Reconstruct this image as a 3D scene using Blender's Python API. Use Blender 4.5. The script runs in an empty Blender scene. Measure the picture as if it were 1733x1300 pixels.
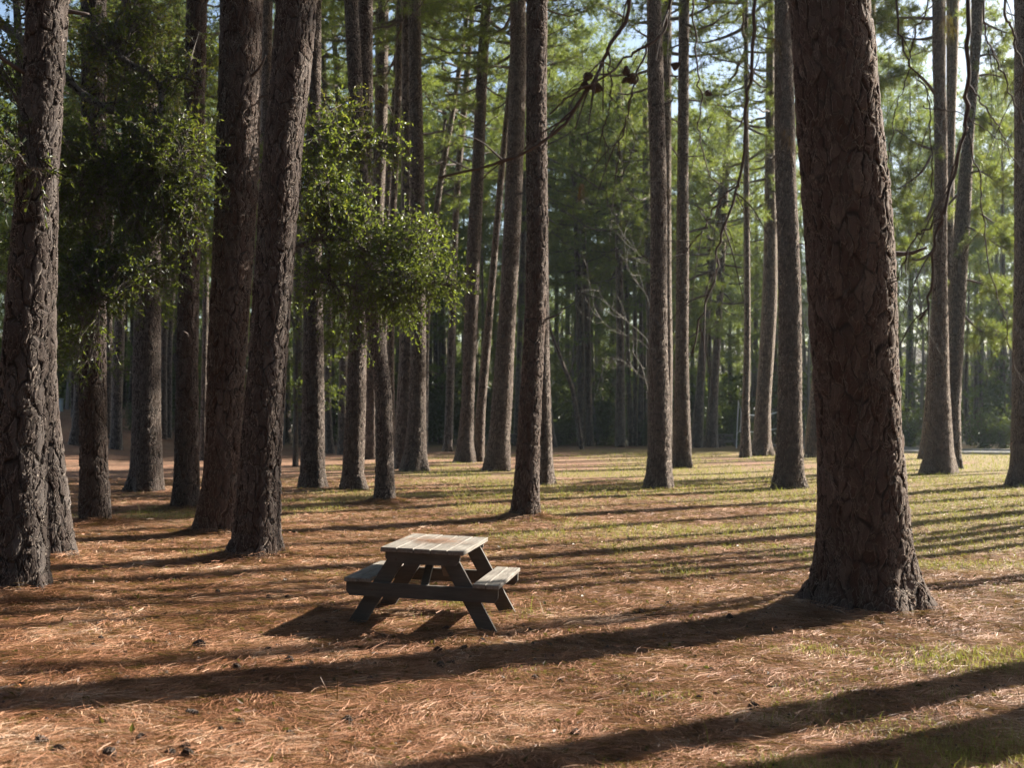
import bpy, math, random
import numpy as np
from mathutils import Vector

# ------------------------------------------------------------------ camera, sky, sun, exposure
S = bpy.context.scene
C = S.collection
F, CX, HY, EYE = 2000.0, 866.5, 700.0, 2.0        # focal length in photo pixels, principal column, horizon row, eye height

cam_d = bpy.data.cameras.new('camera')
cam = bpy.data.objects.new('camera', cam_d); C.objects.link(cam)
cam.location = (0, 0, EYE); cam.rotation_euler = (math.radians(90), 0, 0)
cam_d.sensor_width = 36; cam_d.lens = 36 * F / 1733; cam_d.shift_y = (HY - 650) / 1733
cam_d.clip_start = 0.1; cam_d.clip_end = 2000
cam_d.dof.use_dof = True; cam_d.dof.focus_distance = 12.5; cam_d.dof.aperture_fstop = 2.4
S.camera = cam

SUN_AZ, SUN_EL = 55.0, 30.0                       # azimuth to the right of the view direction
w = bpy.data.worlds.new('World'); S.world = w; w.use_nodes = True
nt = w.node_tree; nt.nodes.clear()
sky = nt.nodes.new('ShaderNodeTexSky'); sky.sky_type = 'NISHITA'; sky.sun_disc = False
sky.sun_elevation = math.radians(SUN_EL); sky.sun_rotation = math.radians(SUN_AZ)
sky.air_density = 1.0; sky.dust_density = 1.5
bg = nt.nodes.new('ShaderNodeBackground'); bg.inputs['Strength'].default_value = 0.05
wo = nt.nodes.new('ShaderNodeOutputWorld')
nt.links.new(sky.outputs[0], bg.inputs[0]); nt.links.new(bg.outputs[0], wo.inputs[0])

sun_d = bpy.data.lights.new('sun', 'SUN'); sun_d.energy = 5.0; sun_d.angle = math.radians(0.5)
sun_d.color = (1.0, 0.93, 0.82)
sun = bpy.data.objects.new('sun', sun_d); C.objects.link(sun)
a, e = math.radians(SUN_AZ), math.radians(SUN_EL)
SUNV = Vector((math.sin(a) * math.cos(e), math.cos(a) * math.cos(e), math.sin(e)))
sun.rotation_euler = SUNV.to_track_quat('Z', 'Y').to_euler()
sun.location = (40, 30, 40)

S.view_settings.view_transform = 'Standard'; S.view_settings.look = 'None'
S.view_settings.gamma = 1; S.view_settings.exposure = 2.05
S.render.engine = 'CYCLES'
S.cycles.use_denoising = True
S.cycles.max_bounces = 7; S.cycles.diffuse_bounces = 2; S.cycles.transmission_bounces = 4
S.cycles.transparent_max_bounces = 8; S.cycles.volume_bounces = 1
S.cycles.sample_clamp_indirect = 3; S.cycles.sample_clamp_direct = 5

rng = np.random.default_rng(7)

# ------------------------------------------------------------------ helpers
def tag(o, label=None, cat=None, group=None, kind=None):
    if label: o['label'] = label
    if cat: o['category'] = cat
    if group: o['group'] = group
    if kind: o['kind'] = kind
    return o

def empty(name, loc):
    o = bpy.data.objects.new(name, None); C.objects.link(o); o.location = loc
    o.empty_display_size = 0.3
    return o

def make_mesh(name, V, faces_list, mats=(), mat_idx=None, attr=None, smooth=False):
    """V (n,3); faces_list: list of (m,k) int arrays; attr: dict name -> per-vertex float"""
    me = bpy.data.meshes.new(name)
    V = np.ascontiguousarray(V, np.float32)
    me.vertices.add(len(V)); me.vertices.foreach_set('co', V.ravel())
    loops = np.concatenate([f.ravel() for f in faces_list]).astype(np.int32)
    tot = np.concatenate([np.full(len(f), f.shape[1], np.int32) for f in faces_list])
    st = np.concatenate([[0], np.cumsum(tot)[:-1]]).astype(np.int32)
    me.loops.add(len(loops)); me.loops.foreach_set('vertex_index', loops)
    me.polygons.add(len(tot)); me.polygons.foreach_set('loop_start', st); me.polygons.foreach_set('loop_total', tot)
    if mat_idx is not None: me.polygons.foreach_set('material_index', np.asarray(mat_idx, np.int32))
    me.polygons.foreach_set('use_smooth', np.full(len(tot), smooth))
    for k, v in (attr or {}).items():
        at = me.attributes.new(k, 'FLOAT', 'POINT'); at.data.foreach_set('value', np.asarray(v, np.float32))
    for m in mats: me.materials.append(m)
    me.update(calc_edges=True)
    return me

def obj(name, me, parent=None, loc=None):
    o = bpy.data.objects.new(name, me); C.objects.link(o)
    if parent is not None: o.parent = parent
    if loc is not None: o.location = loc
    return o

class MB:
    """collects pieces of geometry into one mesh"""
    def __init__(s): s.V = []; s.F = []; s.n = 0; s.T = []; s.M = []
    def add(s, V, fl, tint=None, mat=0):
        V = np.asarray(V, float)
        for f in fl:
            f = np.asarray(f, int); s.F.append(f + s.n); s.M.append(np.full(len(f), mat))
        s.V.append(V); s.n += len(V)
        s.T.append(np.full(len(V), 0.5) if tint is None else np.broadcast_to(np.asarray(tint, float), (len(V),)))
    def tube(s, P, R, k=5, cap=True, tint=None, mat=0):
        V, f = tube(P, R, k); fl = [f]
        if cap: fl.append(np.arange(len(V) - k, len(V))[None, :])
        s.add(V, fl, tint, mat)
    def box(s, c, size, M=None, bev=0.0):
        V, F_ = bevel_box(size, bev)
        if M is not None: V = V @ np.asarray(M).T
        s.add(V + np.asarray(c), F_)
    def mesh(s, name, mats, smooth=False):
        return make_mesh(name, np.concatenate(s.V), s.F, mats, np.concatenate(s.M), {'tint': np.concatenate(s.T)}, smooth)

def tube(P, R, k):
    P = np.asarray(P, float); R = np.broadcast_to(np.asarray(R, float), (len(P),))
    T = np.gradient(P, axis=0); T /= np.linalg.norm(T, axis=1, keepdims=True) + 1e-9
    ref = np.array([0.31, 0.17, 0.93]) if abs(T[0] @ np.array([0.31, 0.17, 0.93])) < 0.9 else np.array([0.9, 0.3, 0.1])
    A = np.cross(T, ref); A /= np.linalg.norm(A, axis=1, keepdims=True) + 1e-9
    B = np.cross(T, A)
    th = np.arange(k) * 2 * math.pi / k
    V = P[:, None] + R[:, None, None] * (np.cos(th)[None, :, None] * A[:, None] + np.sin(th)[None, :, None] * B[:, None])
    return V.reshape(-1, 3), grid_faces(len(P), k, True)

def grid_faces(n, k, wrap):
    i = np.arange(n - 1)[:, None]; j = np.arange(k if wrap else k - 1)[None, :]
    j2 = (j + 1) % k
    f = np.stack(np.broadcast_arrays(i * k + j, i * k + j2, (i + 1) * k + j2, (i + 1) * k + j), -1)
    return f.reshape(-1, 4)

def bevel_box(size, b):
    x, y, z = np.asarray(size, float) / 2
    b = min(b, x * .8, y * .8, z * .8)
    if b <= 0:
        V = np.array([(sx * x, sy * y, sz * z) for sx in (-1, 1) for sy in (-1, 1) for sz in (-1, 1)])
        return V, [np.array([(0, 1, 3, 2), (4, 6, 7, 5), (0, 4, 5, 1), (2, 3, 7, 6), (0, 2, 6, 4), (1, 5, 7, 3)])]
    V = []; idx = {}
    for sx in (-1, 1):
        for sy in (-1, 1):
            for sz in (-1, 1):
                for ax in range(3):
                    p = [sx * (x - b), sy * (y - b), sz * (z - b)]
                    p[ax] = (sx, sy, sz)[ax] * (x, y, z)[ax]
                    idx[(sx, sy, sz, ax)] = len(V); V.append(p)
    q = []; t = []
    for ax in range(3):
        o = [k for k in range(3) if k != ax]
        for s_ in (-1, 1):
            r = []
            for u, v in ((-1, -1), (1, -1), (1, 1), (-1, 1)):
                d = [0, 0, 0]; d[ax] = s_; d[o[0]] = u; d[o[1]] = v
                r.append(idx[(*d, ax)])
            q.append(r)
        for u in (-1, 1):
            for v in (-1, 1):
                r = []
                for en in (-1, 1):
                    d = [0, 0, 0]; d[ax] = en; d[o[0]] = u; d[o[1]] = v
                    r += [idx[(*d, o[0])], idx[(*d, o[1])]]
                q.append([r[0], r[1], r[3], r[2]])
    for sx in (-1, 1):
        for sy in (-1, 1):
            for sz in (-1, 1):
                t.append([idx[(sx, sy, sz, a_)] for a_ in range(3)])
    return np.array(V), [np.array(q), np.array(t)]

def unit(v): return v / (np.linalg.norm(v, axis=-1, keepdims=True) + 1e-9)

def smooth_path(P, n):
    """Catmull-Rom resample of a polyline"""
    P = np.asarray(P, float)
    if len(P) < 3:
        t = np.linspace(0, 1, n)[:, None]; return P[0] * (1 - t) + P[-1] * t
    Q = np.vstack([2 * P[0] - P[1], P, 2 * P[-1] - P[-2]])
    u = np.linspace(0, len(P) - 1 - 1e-6, n); i = u.astype(int); t = (u - i)[:, None]
    p0, p1, p2, p3 = Q[i], Q[i + 1], Q[i + 2], Q[i + 3]
    return 0.5 * (2 * p1 + (p2 - p0) * t + (2 * p0 - 5 * p1 + 4 * p2 - p3) * t ** 2 + (3 * p1 - p0 - 3 * p2 + p3) * t ** 3)

def vnoise(x, y, seed=0):
    """value noise for numpy arrays"""
    xi, yi = np.floor(x).astype(np.int64), np.floor(y).astype(np.int64)
    xf, yf = x - xi, y - yi
    u, v = xf * xf * (3 - 2 * xf), yf * yf * (3 - 2 * yf)
    def h(i, j):
        n = (i * 374761393 + j * 668265263 + seed * 1442695041) & 0x7fffffff
        n = ((n ^ (n >> 13)) * 1274126177) & 0x7fffffff
        return ((n ^ (n >> 16)) & 0xffff) / 65535.0
    return (h(xi, yi) * (1 - u) + h(xi + 1, yi) * u) * (1 - v) + (h(xi, yi + 1) * (1 - u) + h(xi + 1, yi + 1) * u) * v

def sstep(a_, b_, x):
    t = np.clip((x - a_) / (b_ - a_), 0, 1); return t * t * (3 - 2 * t)

def base_gz(x, y):
    x = np.asarray(x, float); y = np.asarray(y, float)
    z = 0.10 * (vnoise(x / 5.5, y / 5.5, 3) - .5) * sstep(60, 25, y)
    z = z - (.03 + .03 * sstep(9.5, 6.5, y)) * np.clip(x, -14, 14) * sstep(26, 13, y)              # the foreground falls gently to the right
    z = z + 2.3 * sstep(38, 76, y) * sstep(-15, -25, x)              # the bank at the far left
    z = z + 13 * sstep(95, 200, y)                                   # wooded slope beyond the grove
    return z
MOUNDS = []
def gz(x, y):
    z = base_gz(x, y)
    for mx, my, mr, mh in MOUNDS:
        z = z + mh * np.exp(-((x - mx) ** 2 + (y - my) ** 2) / mr ** 2)
    return z

def at(px, py, d):
    """a point of the place: the photo column and row of something standing d metres away"""
    return np.array([(px - CX) * d / F, d, EYE + (HY - py) * d / F])

def ground_at(px, py):
    d = np.concatenate([np.arange(4, 60, .02), np.arange(60, 140, .1)])
    row = HY + F * (EYE - base_gz((px - CX) * d / F, d)) / d
    i = np.argmax(row <= py)
    if row[i] > py: i = len(d) - 1
    return at(px, py, d[i])[0], d[i]

# ------------------------------------------------------------------ materials
def new_mat(name):
    m = bpy.data.materials.new(name); m.use_nodes = True; m.node_tree.nodes.clear()
    return m, m.node_tree
class N:
    def __init__(s, t): s.t = t
    def __call__(s, typ, **kw):
        n = s.t.nodes.new('ShaderNode' + typ)
        for k, v in kw.items():
            if k == 'ins':
                for kk, vv in v.items():
                    if hasattr(vv, 'is_linked') or hasattr(vv, 'links'): s.t.links.new(vv, n.inputs[kk])
                    else: n.inputs[kk].default_value = vv
            else: setattr(n, k, v)
        return n
    def math(s, op, a_, b_=0.0, clamp=False):
        n = s('Math', operation=op, ins={0: a_, 1: b_}); n.use_clamp = clamp; return n.outputs[0]
    def ramp(s, fac, stops):
        n = s('ValToRGB', ins={0: fac}); el = n.color_ramp.elements
        while len(el) < len(stops): el.new(0.5)
        for q, (p, c) in zip(el, stops): q.position = p; q.color = (*c, 1) if len(c) == 3 else c
        return n.outputs[0]
    def mix(s, fac, a_, b_, blend='MIX'):
        n = s('Mix', data_type='RGBA', blend_type=blend)
        for k, v in ((0, fac), (6, a_), (7, b_)):
            if hasattr(v, 'links'): s.t.links.new(v, n.inputs[k])
            else: n.inputs[k].default_value = v if k == 0 else (*v, 1)
        return n.outputs[2]

def bark_material(name, disp, scale=1.0, depth=0.035, grey=0.0, sheen=.2):
    m, t = new_mat(name); n = N(t)
    tc = n('TexCoord'); oi = n('ObjectInfo')
    off = n.math('MULTIPLY', oi.outputs['Random'], 53.0)
    cmb = n('CombineXYZ', ins={0: off, 1: off, 2: off})
    add = n('VectorMath', operation='ADD', ins={0: tc.outputs['Object'], 1: cmb.outputs[0]}).outputs[0]
    w1 = n('VectorMath', operation='SCALE', ins={0: n('TexNoise', ins={'Vector': add, 'Scale': 3.2 * scale, 'Detail': 2.0}).outputs['Color'], 'Scale': .17 / scale}).outputs[0]
    w2 = n('VectorMath', operation='SCALE', ins={0: n('TexNoise', ins={'Vector': add, 'Scale': 17 * scale, 'Detail': 3.0}).outputs['Color'], 'Scale': .034 / scale}).outputs[0]
    co = n('VectorMath', operation='ADD', ins={0: n('VectorMath', operation='ADD', ins={0: add, 1: w1}).outputs[0], 1: w2}).outputs[0]
    mp = n('Mapping', ins={'Vector': co, 'Scale': (1, 1, .31)}).outputs[0]
    v1 = n('TexVoronoi', feature='DISTANCE_TO_EDGE', ins={'Vector': mp, 'Scale': 9.5 * scale}).outputs['Distance']
    vc = n('TexVoronoi', feature='F1', ins={'Vector': mp, 'Scale': 9.5 * scale})
    mp2 = n('Mapping', ins={'Vector': co, 'Scale': (1, 1, .31)}).outputs[0]
    v2 = n('TexVoronoi', feature='DISTANCE_TO_EDGE', ins={'Vector': mp2, 'Scale': 19 * scale}).outputs['Distance']
    v2c = n('TexVoronoi', feature='F1', ins={'Vector': mp2, 'Scale': 19 * scale})
    mpf = n('Mapping', ins={'Vector': add, 'Scale': (1, 1, .3)}).outputs[0]
    nf = n('TexNoise', ins={'Vector': mpf, 'Scale': 48 * scale, 'Detail': 6.0, 'Roughness': .7}).outputs['Fac']
    nl = n('TexNoise', ins={'Vector': add, 'Scale': 1.7, 'Detail': 4.0}).outputs['Fac']
    na = n('TexNoise', ins={'Vector': add, 'Scale': 7.0 * scale, 'Detail': 3.0}).outputs['Fac']
    mp3 = n('Mapping', ins={'Vector': co, 'Scale': (1, 1, .6)}).outputs[0]
    v3c = n('TexVoronoi', feature='F1', ins={'Vector': mp3, 'Scale': 40 * scale})
    # cracks open and close along their length
    e1 = n.math('ADD', v1, n.math('MULTIPLY', n.math('SUBTRACT', na, .42), .22))
    e2 = n.math('ADD', n.math('MULTIPLY', v2, 1.3), n.math('MULTIPLY', n.math('SUBTRACT', .66, na), .5))
    edge = n.math('MINIMUM', e1, n.math('MAXIMUM', e2, .02))
    plate = n.ramp(edge, [(0.0, (0, 0, 0)), (0.05, (.22,) * 3), (0.12, (.84,) * 3), (0.30, (1, 1, 1))])
    rnd = n('SeparateColor', ins={0: vc.outputs['Color']})
    rnd2 = n('SeparateColor', ins={0: v2c.outputs['Color']})
    lay = n.math('ADD', n.math('MULTIPLY', rnd.outputs[0], .22), n.math('ADD', n.math('MULTIPLY', rnd2.outputs[0], .26), n.math('MULTIPLY', n('SeparateColor', ins={0: v3c.outputs['Color']}).outputs[0], .16)))
    h = n.math('MULTIPLY', plate, n.math('ADD', .55, lay))
    h = n.math('ADD', h, n.math('MULTIPLY', nf, .13))
    pc = n.ramp(n.math('ADD', n.math('ADD', n.math('MULTIPLY', rnd.outputs[1], .34), n.math('MULTIPLY', rnd2.outputs[1], .24)), n.math('MULTIPLY', nl, .42)),
                [(0.25, (.027, .0138, .0098)), (.40, (.037, .0228, .0178)), (.55, (.047, .034, .029)), (.75, (.090, .074, .066))])
    pc = n.mix(n.math('MULTIPLY', nf, .45), pc, (.066, .050, .042))
    if grey: pc = n.mix(grey, pc, (.14, .14, .13))
    lich = n.ramp(n('TexNoise', ins={'Vector': add, 'Scale': 7.0, 'Detail': 6.0, 'Roughness': .7}).outputs['Fac'], [(.66, (0, 0, 0)), (.74, (1, 1, 1))])
    pc = n.mix(n.math('MULTIPLY', lich, .3), pc, (.24, .25, .21))
    col = n.mix(n.ramp(edge, [(0.0, (0, 0, 0)), (.035, (.12,) * 3), (.10, (1, 1, 1))]), (.009, .006, .005), pc)
    r2 = n.math('FRACT', n.math('MULTIPLY', oi.outputs['Random'], 7.31))
    col = n('HueSaturation', ins={'Color': col, 'Saturation': n.math('ADD', .8, n.math('MULTIPLY', r2, .5)), 'Value': n.math('ADD', .68, n.math('MULTIPLY', oi.outputs['Random'], .42))}).outputs[0]
    bs = n('BsdfPrincipled', ins={'Base Color': col, 'Roughness': .85, 'Sheen Weight': sheen, 'Sheen Roughness': .4, 'Sheen Tint': (1, .84, .70, 1)})
    bs.inputs['Specular IOR Level'].default_value = .1
    out = n('OutputMaterial')
    t.links.new(bs.outputs[0], out.inputs[0])
    dn = n('Displacement', ins={'Height': h, 'Midlevel': .75, 'Scale': depth})
    t.links.new(dn.outputs[0], out.inputs['Displacement'])
    m.displacement_method = 'BOTH' if disp else 'BUMP'
    return m

def leaf_material(name, stops, transl=.45, gloss=.25, rough=.5):
    m, t = new_mat(name); n = N(t)
    at_ = n('Attribute', attribute_name='tint')
    oi = n('ObjectInfo')
    col = n.ramp(at_.outputs['Fac'], stops)
    hs = n('HueSaturation', ins={'Color': col, 'Value': n.math('ADD', .85, n.math('MULTIPLY', oi.outputs['Random'], .3))}).outputs[0]
    d = n('BsdfPrincipled', ins={'Base Color': hs, 'Roughness': rough}); d.inputs['Specular IOR Level'].default_value = gloss
    tr = n('BsdfTranslucent', ins={'Color': n.mix(.45, hs, (.30, .36, .035), 'MIX')})
    ms = n('MixShader', ins={0: transl, 1: d.outputs[0], 2: tr.outputs[0]})
    out = n('OutputMaterial'); t.links.new(ms.outputs[0], out.inputs[0])
    return m

def simple_mat(name, col, rough=.8, noise=None, spec=.3, metal=0):
    m, t = new_mat(name); n = N(t)
    c = col
    bs = n('BsdfPrincipled', ins={'Roughness': rough, 'Metallic': metal}); bs.inputs['Specular IOR Level'].default_value = spec
    tc = n('TexCoord')
    nz = n('TexNoise', ins={'Vector': tc.outputs['Object'], 'Scale': noise or 12.0, 'Detail': 5.0}).outputs['Fac']
    k = n.mix(nz, tuple(x * .7 for x in col), tuple(min(1, x * 1.3) for x in col))
    t.links.new(k, bs.inputs['Base Color'])
    out = n('OutputMaterial'); t.links.new(bs.outputs[0], out.inputs[0])
    return m

BARK_NEAR = bark_material('pine bark, broad plates', True, 1.02, .036, sheen=.3)
BARK_MID = bark_material('pine bark, small plates', True, 1.25, .030, sheen=.6)
BARK_FAR = bark_material('pine bark, distant', False, 1.0, .03, sheen=.9)
BARK_OAK = bark_material('oak bark', False, 1.8, .012, .4)
BRANCH = simple_mat('pine branch bark', (.085, .066, .055), .9, 9)
TWIG_DEAD = simple_mat('dead grey twig', (.055, .040, .034), .9, 20)
BARE = simple_mat('grey bare wood', (.17, .15, .135), .9, 6)
TWIG_PALE = simple_mat('pale bare twig', (.22, .20, .175), .85, 10)
NEEDLE = leaf_material('pine needles', [(0, (.034, .064, .024)), (.35, (.075, .115, .034)), (.75, (.145, .175, .046)), (1, (.22, .175, .06))], .5, .3)
NEEDLE_DEAD = leaf_material('dead pine needles', [(0, (.09, .035, .016)), (1, (.17, .075, .035))], .3, .2)
LEAF = leaf_material('oak leaves', [(0, (.028, .050, .010)), (.5, (.062, .092, .015)), (.85, (.13, .16, .024)), (1, (.22, .17, .035))], .48, .4, .42)
LEAF_SHADED = leaf_material('shade-toned oak leaves', [(0, (.012, .022, .007)), (.55, (.028, .044, .010)), (.85, (.07, .09, .016)), (1, (.14, .10, .025))], .40, .35, .42)  # the left oak's shade is put into this leaf colour
BACK_SHADE = leaf_material('shade-dark leaves of the unseen wood', [(0, (.012, .022, .009)), (1, (.03, .045, .015))], .12, .2)  # darkened colour stands in for shade over the unseen wood
SHRUB = leaf_material('shrub leaves', [(0, (.010, .022, .013)), (.6, (.019, .038, .019)), (1, (.05, .08, .025))], .4, .45, .42)

def ground_material():
    m, t = new_mat('pine straw ground'); n = N(t)
    tc = n('TexCoord'); P = tc.outputs['Object']
    n1 = n('TexNoise', ins={'Vector': P, 'Scale': .55, 'Detail': 5.0, 'Roughness': .6}).outputs['Fac']
    n2 = n('TexNoise', ins={'Vector': P, 'Scale': 5.0, 'Detail': 6.0, 'Roughness': .7}).outputs['Fac']
    n3 = n('TexNoise', ins={'Vector': P, 'Scale': 60.0, 'Detail': 4.0, 'Roughness': .7}).outputs['Fac']
    wv = n('VectorMath', operation='ADD', ins={0: P, 1: n('VectorMath', operation='SCALE', ins={0: n('TexNoise', ins={'Vector': P, 'Scale': 2.2, 'Detail': 2.0}).outputs['Color'], 'Scale': .9}).outputs[0]}).outputs[0]
    s1 = n('TexNoise', ins={'Vector': n('Mapping', ins={'Vector': wv, 'Rotation': (0, 0, .5), 'Scale': (5, 70, 1)}).outputs[0], 'Scale': 1.0, 'Detail': 3.0}).outputs['Fac']
    s2 = n('TexNoise', ins={'Vector': n('Mapping', ins={'Vector': wv, 'Rotation': (0, 0, -.7), 'Scale': (6, 80, 1)}).outputs[0], 'Scale': 1.0, 'Detail': 3.0}).outputs['Fac']
    st = n.math('MAXIMUM', s1, s2)
    f = n.math('ADD', n.math('MULTIPLY', st, .6), n.math('ADD', n.math('MULTIPLY', n2, .3), n.math('MULTIPLY', n3, .25)))
    straw = n.ramp(f, [(.38, (.022, .010, .006)), (.52, (.105, .046, .026)), (.66, (.25, .128, .074)), (.8, (.44, .29, .19))])
    tan = n.ramp(f, [(.38, (.035, .018, .010)), (.55, (.16, .088, .050)), (.75, (.37, .235, .15))])
    c = n.mix(n.ramp(n1, [(.40, (0, 0, 0)), (.62, (1, 1, 1))]), straw, tan)
    at_ = n('Attribute', attribute_name='grass')
    gf = n.math('MULTIPLY', at_.outputs['Fac'], n.ramp(n2, [(.3, (.15,) * 3), (.65, (1, 1, 1))]))
    grass = n.ramp(f, [(.38, (.035, .030, .008)), (.6, (.165, .138, .038)), (.8, (.34, .27, .10))])
    c = n.mix(n.math('MULTIPLY', gf, .9), c, grass)
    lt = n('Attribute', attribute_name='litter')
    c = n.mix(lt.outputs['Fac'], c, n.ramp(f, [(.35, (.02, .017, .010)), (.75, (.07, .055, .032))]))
    bs = n('BsdfPrincipled', ins={'Base Color': c, 'Roughness': .85}); bs.inputs['Specular IOR Level'].default_value = .2
    bp = n('Bump', ins={'Height': f, 'Strength': .9, 'Distance': .05})
    t.links.new(bp.outputs[0], bs.inputs['Normal'])
    out = n('OutputMaterial'); t.links.new(bs.outputs[0], out.inputs[0])
    return m
GROUND = ground_material()
STRAW = leaf_material('fallen pine needles', [(0, (.07, .027, .013)), (.35, (.19, .080, .040)), (.65, (.32, .160, .092)), (.88, (.45, .28, .18)), (1, (.58, .42, .31))], .15, .12, .6)
GRASS = leaf_material('grass blades', [(0, (.075, .095, .014)), (.35, (.15, .15, .03)), (.6, (.26, .205, .07)), (1, (.40, .29, .15))], .4, .25)
DRYLEAF = leaf_material('dry leaves', [(0, (.05, .028, .018)), (.6, (.16, .075, .035)), (1, (.36, .13, .04))], .2, .3)

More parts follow.
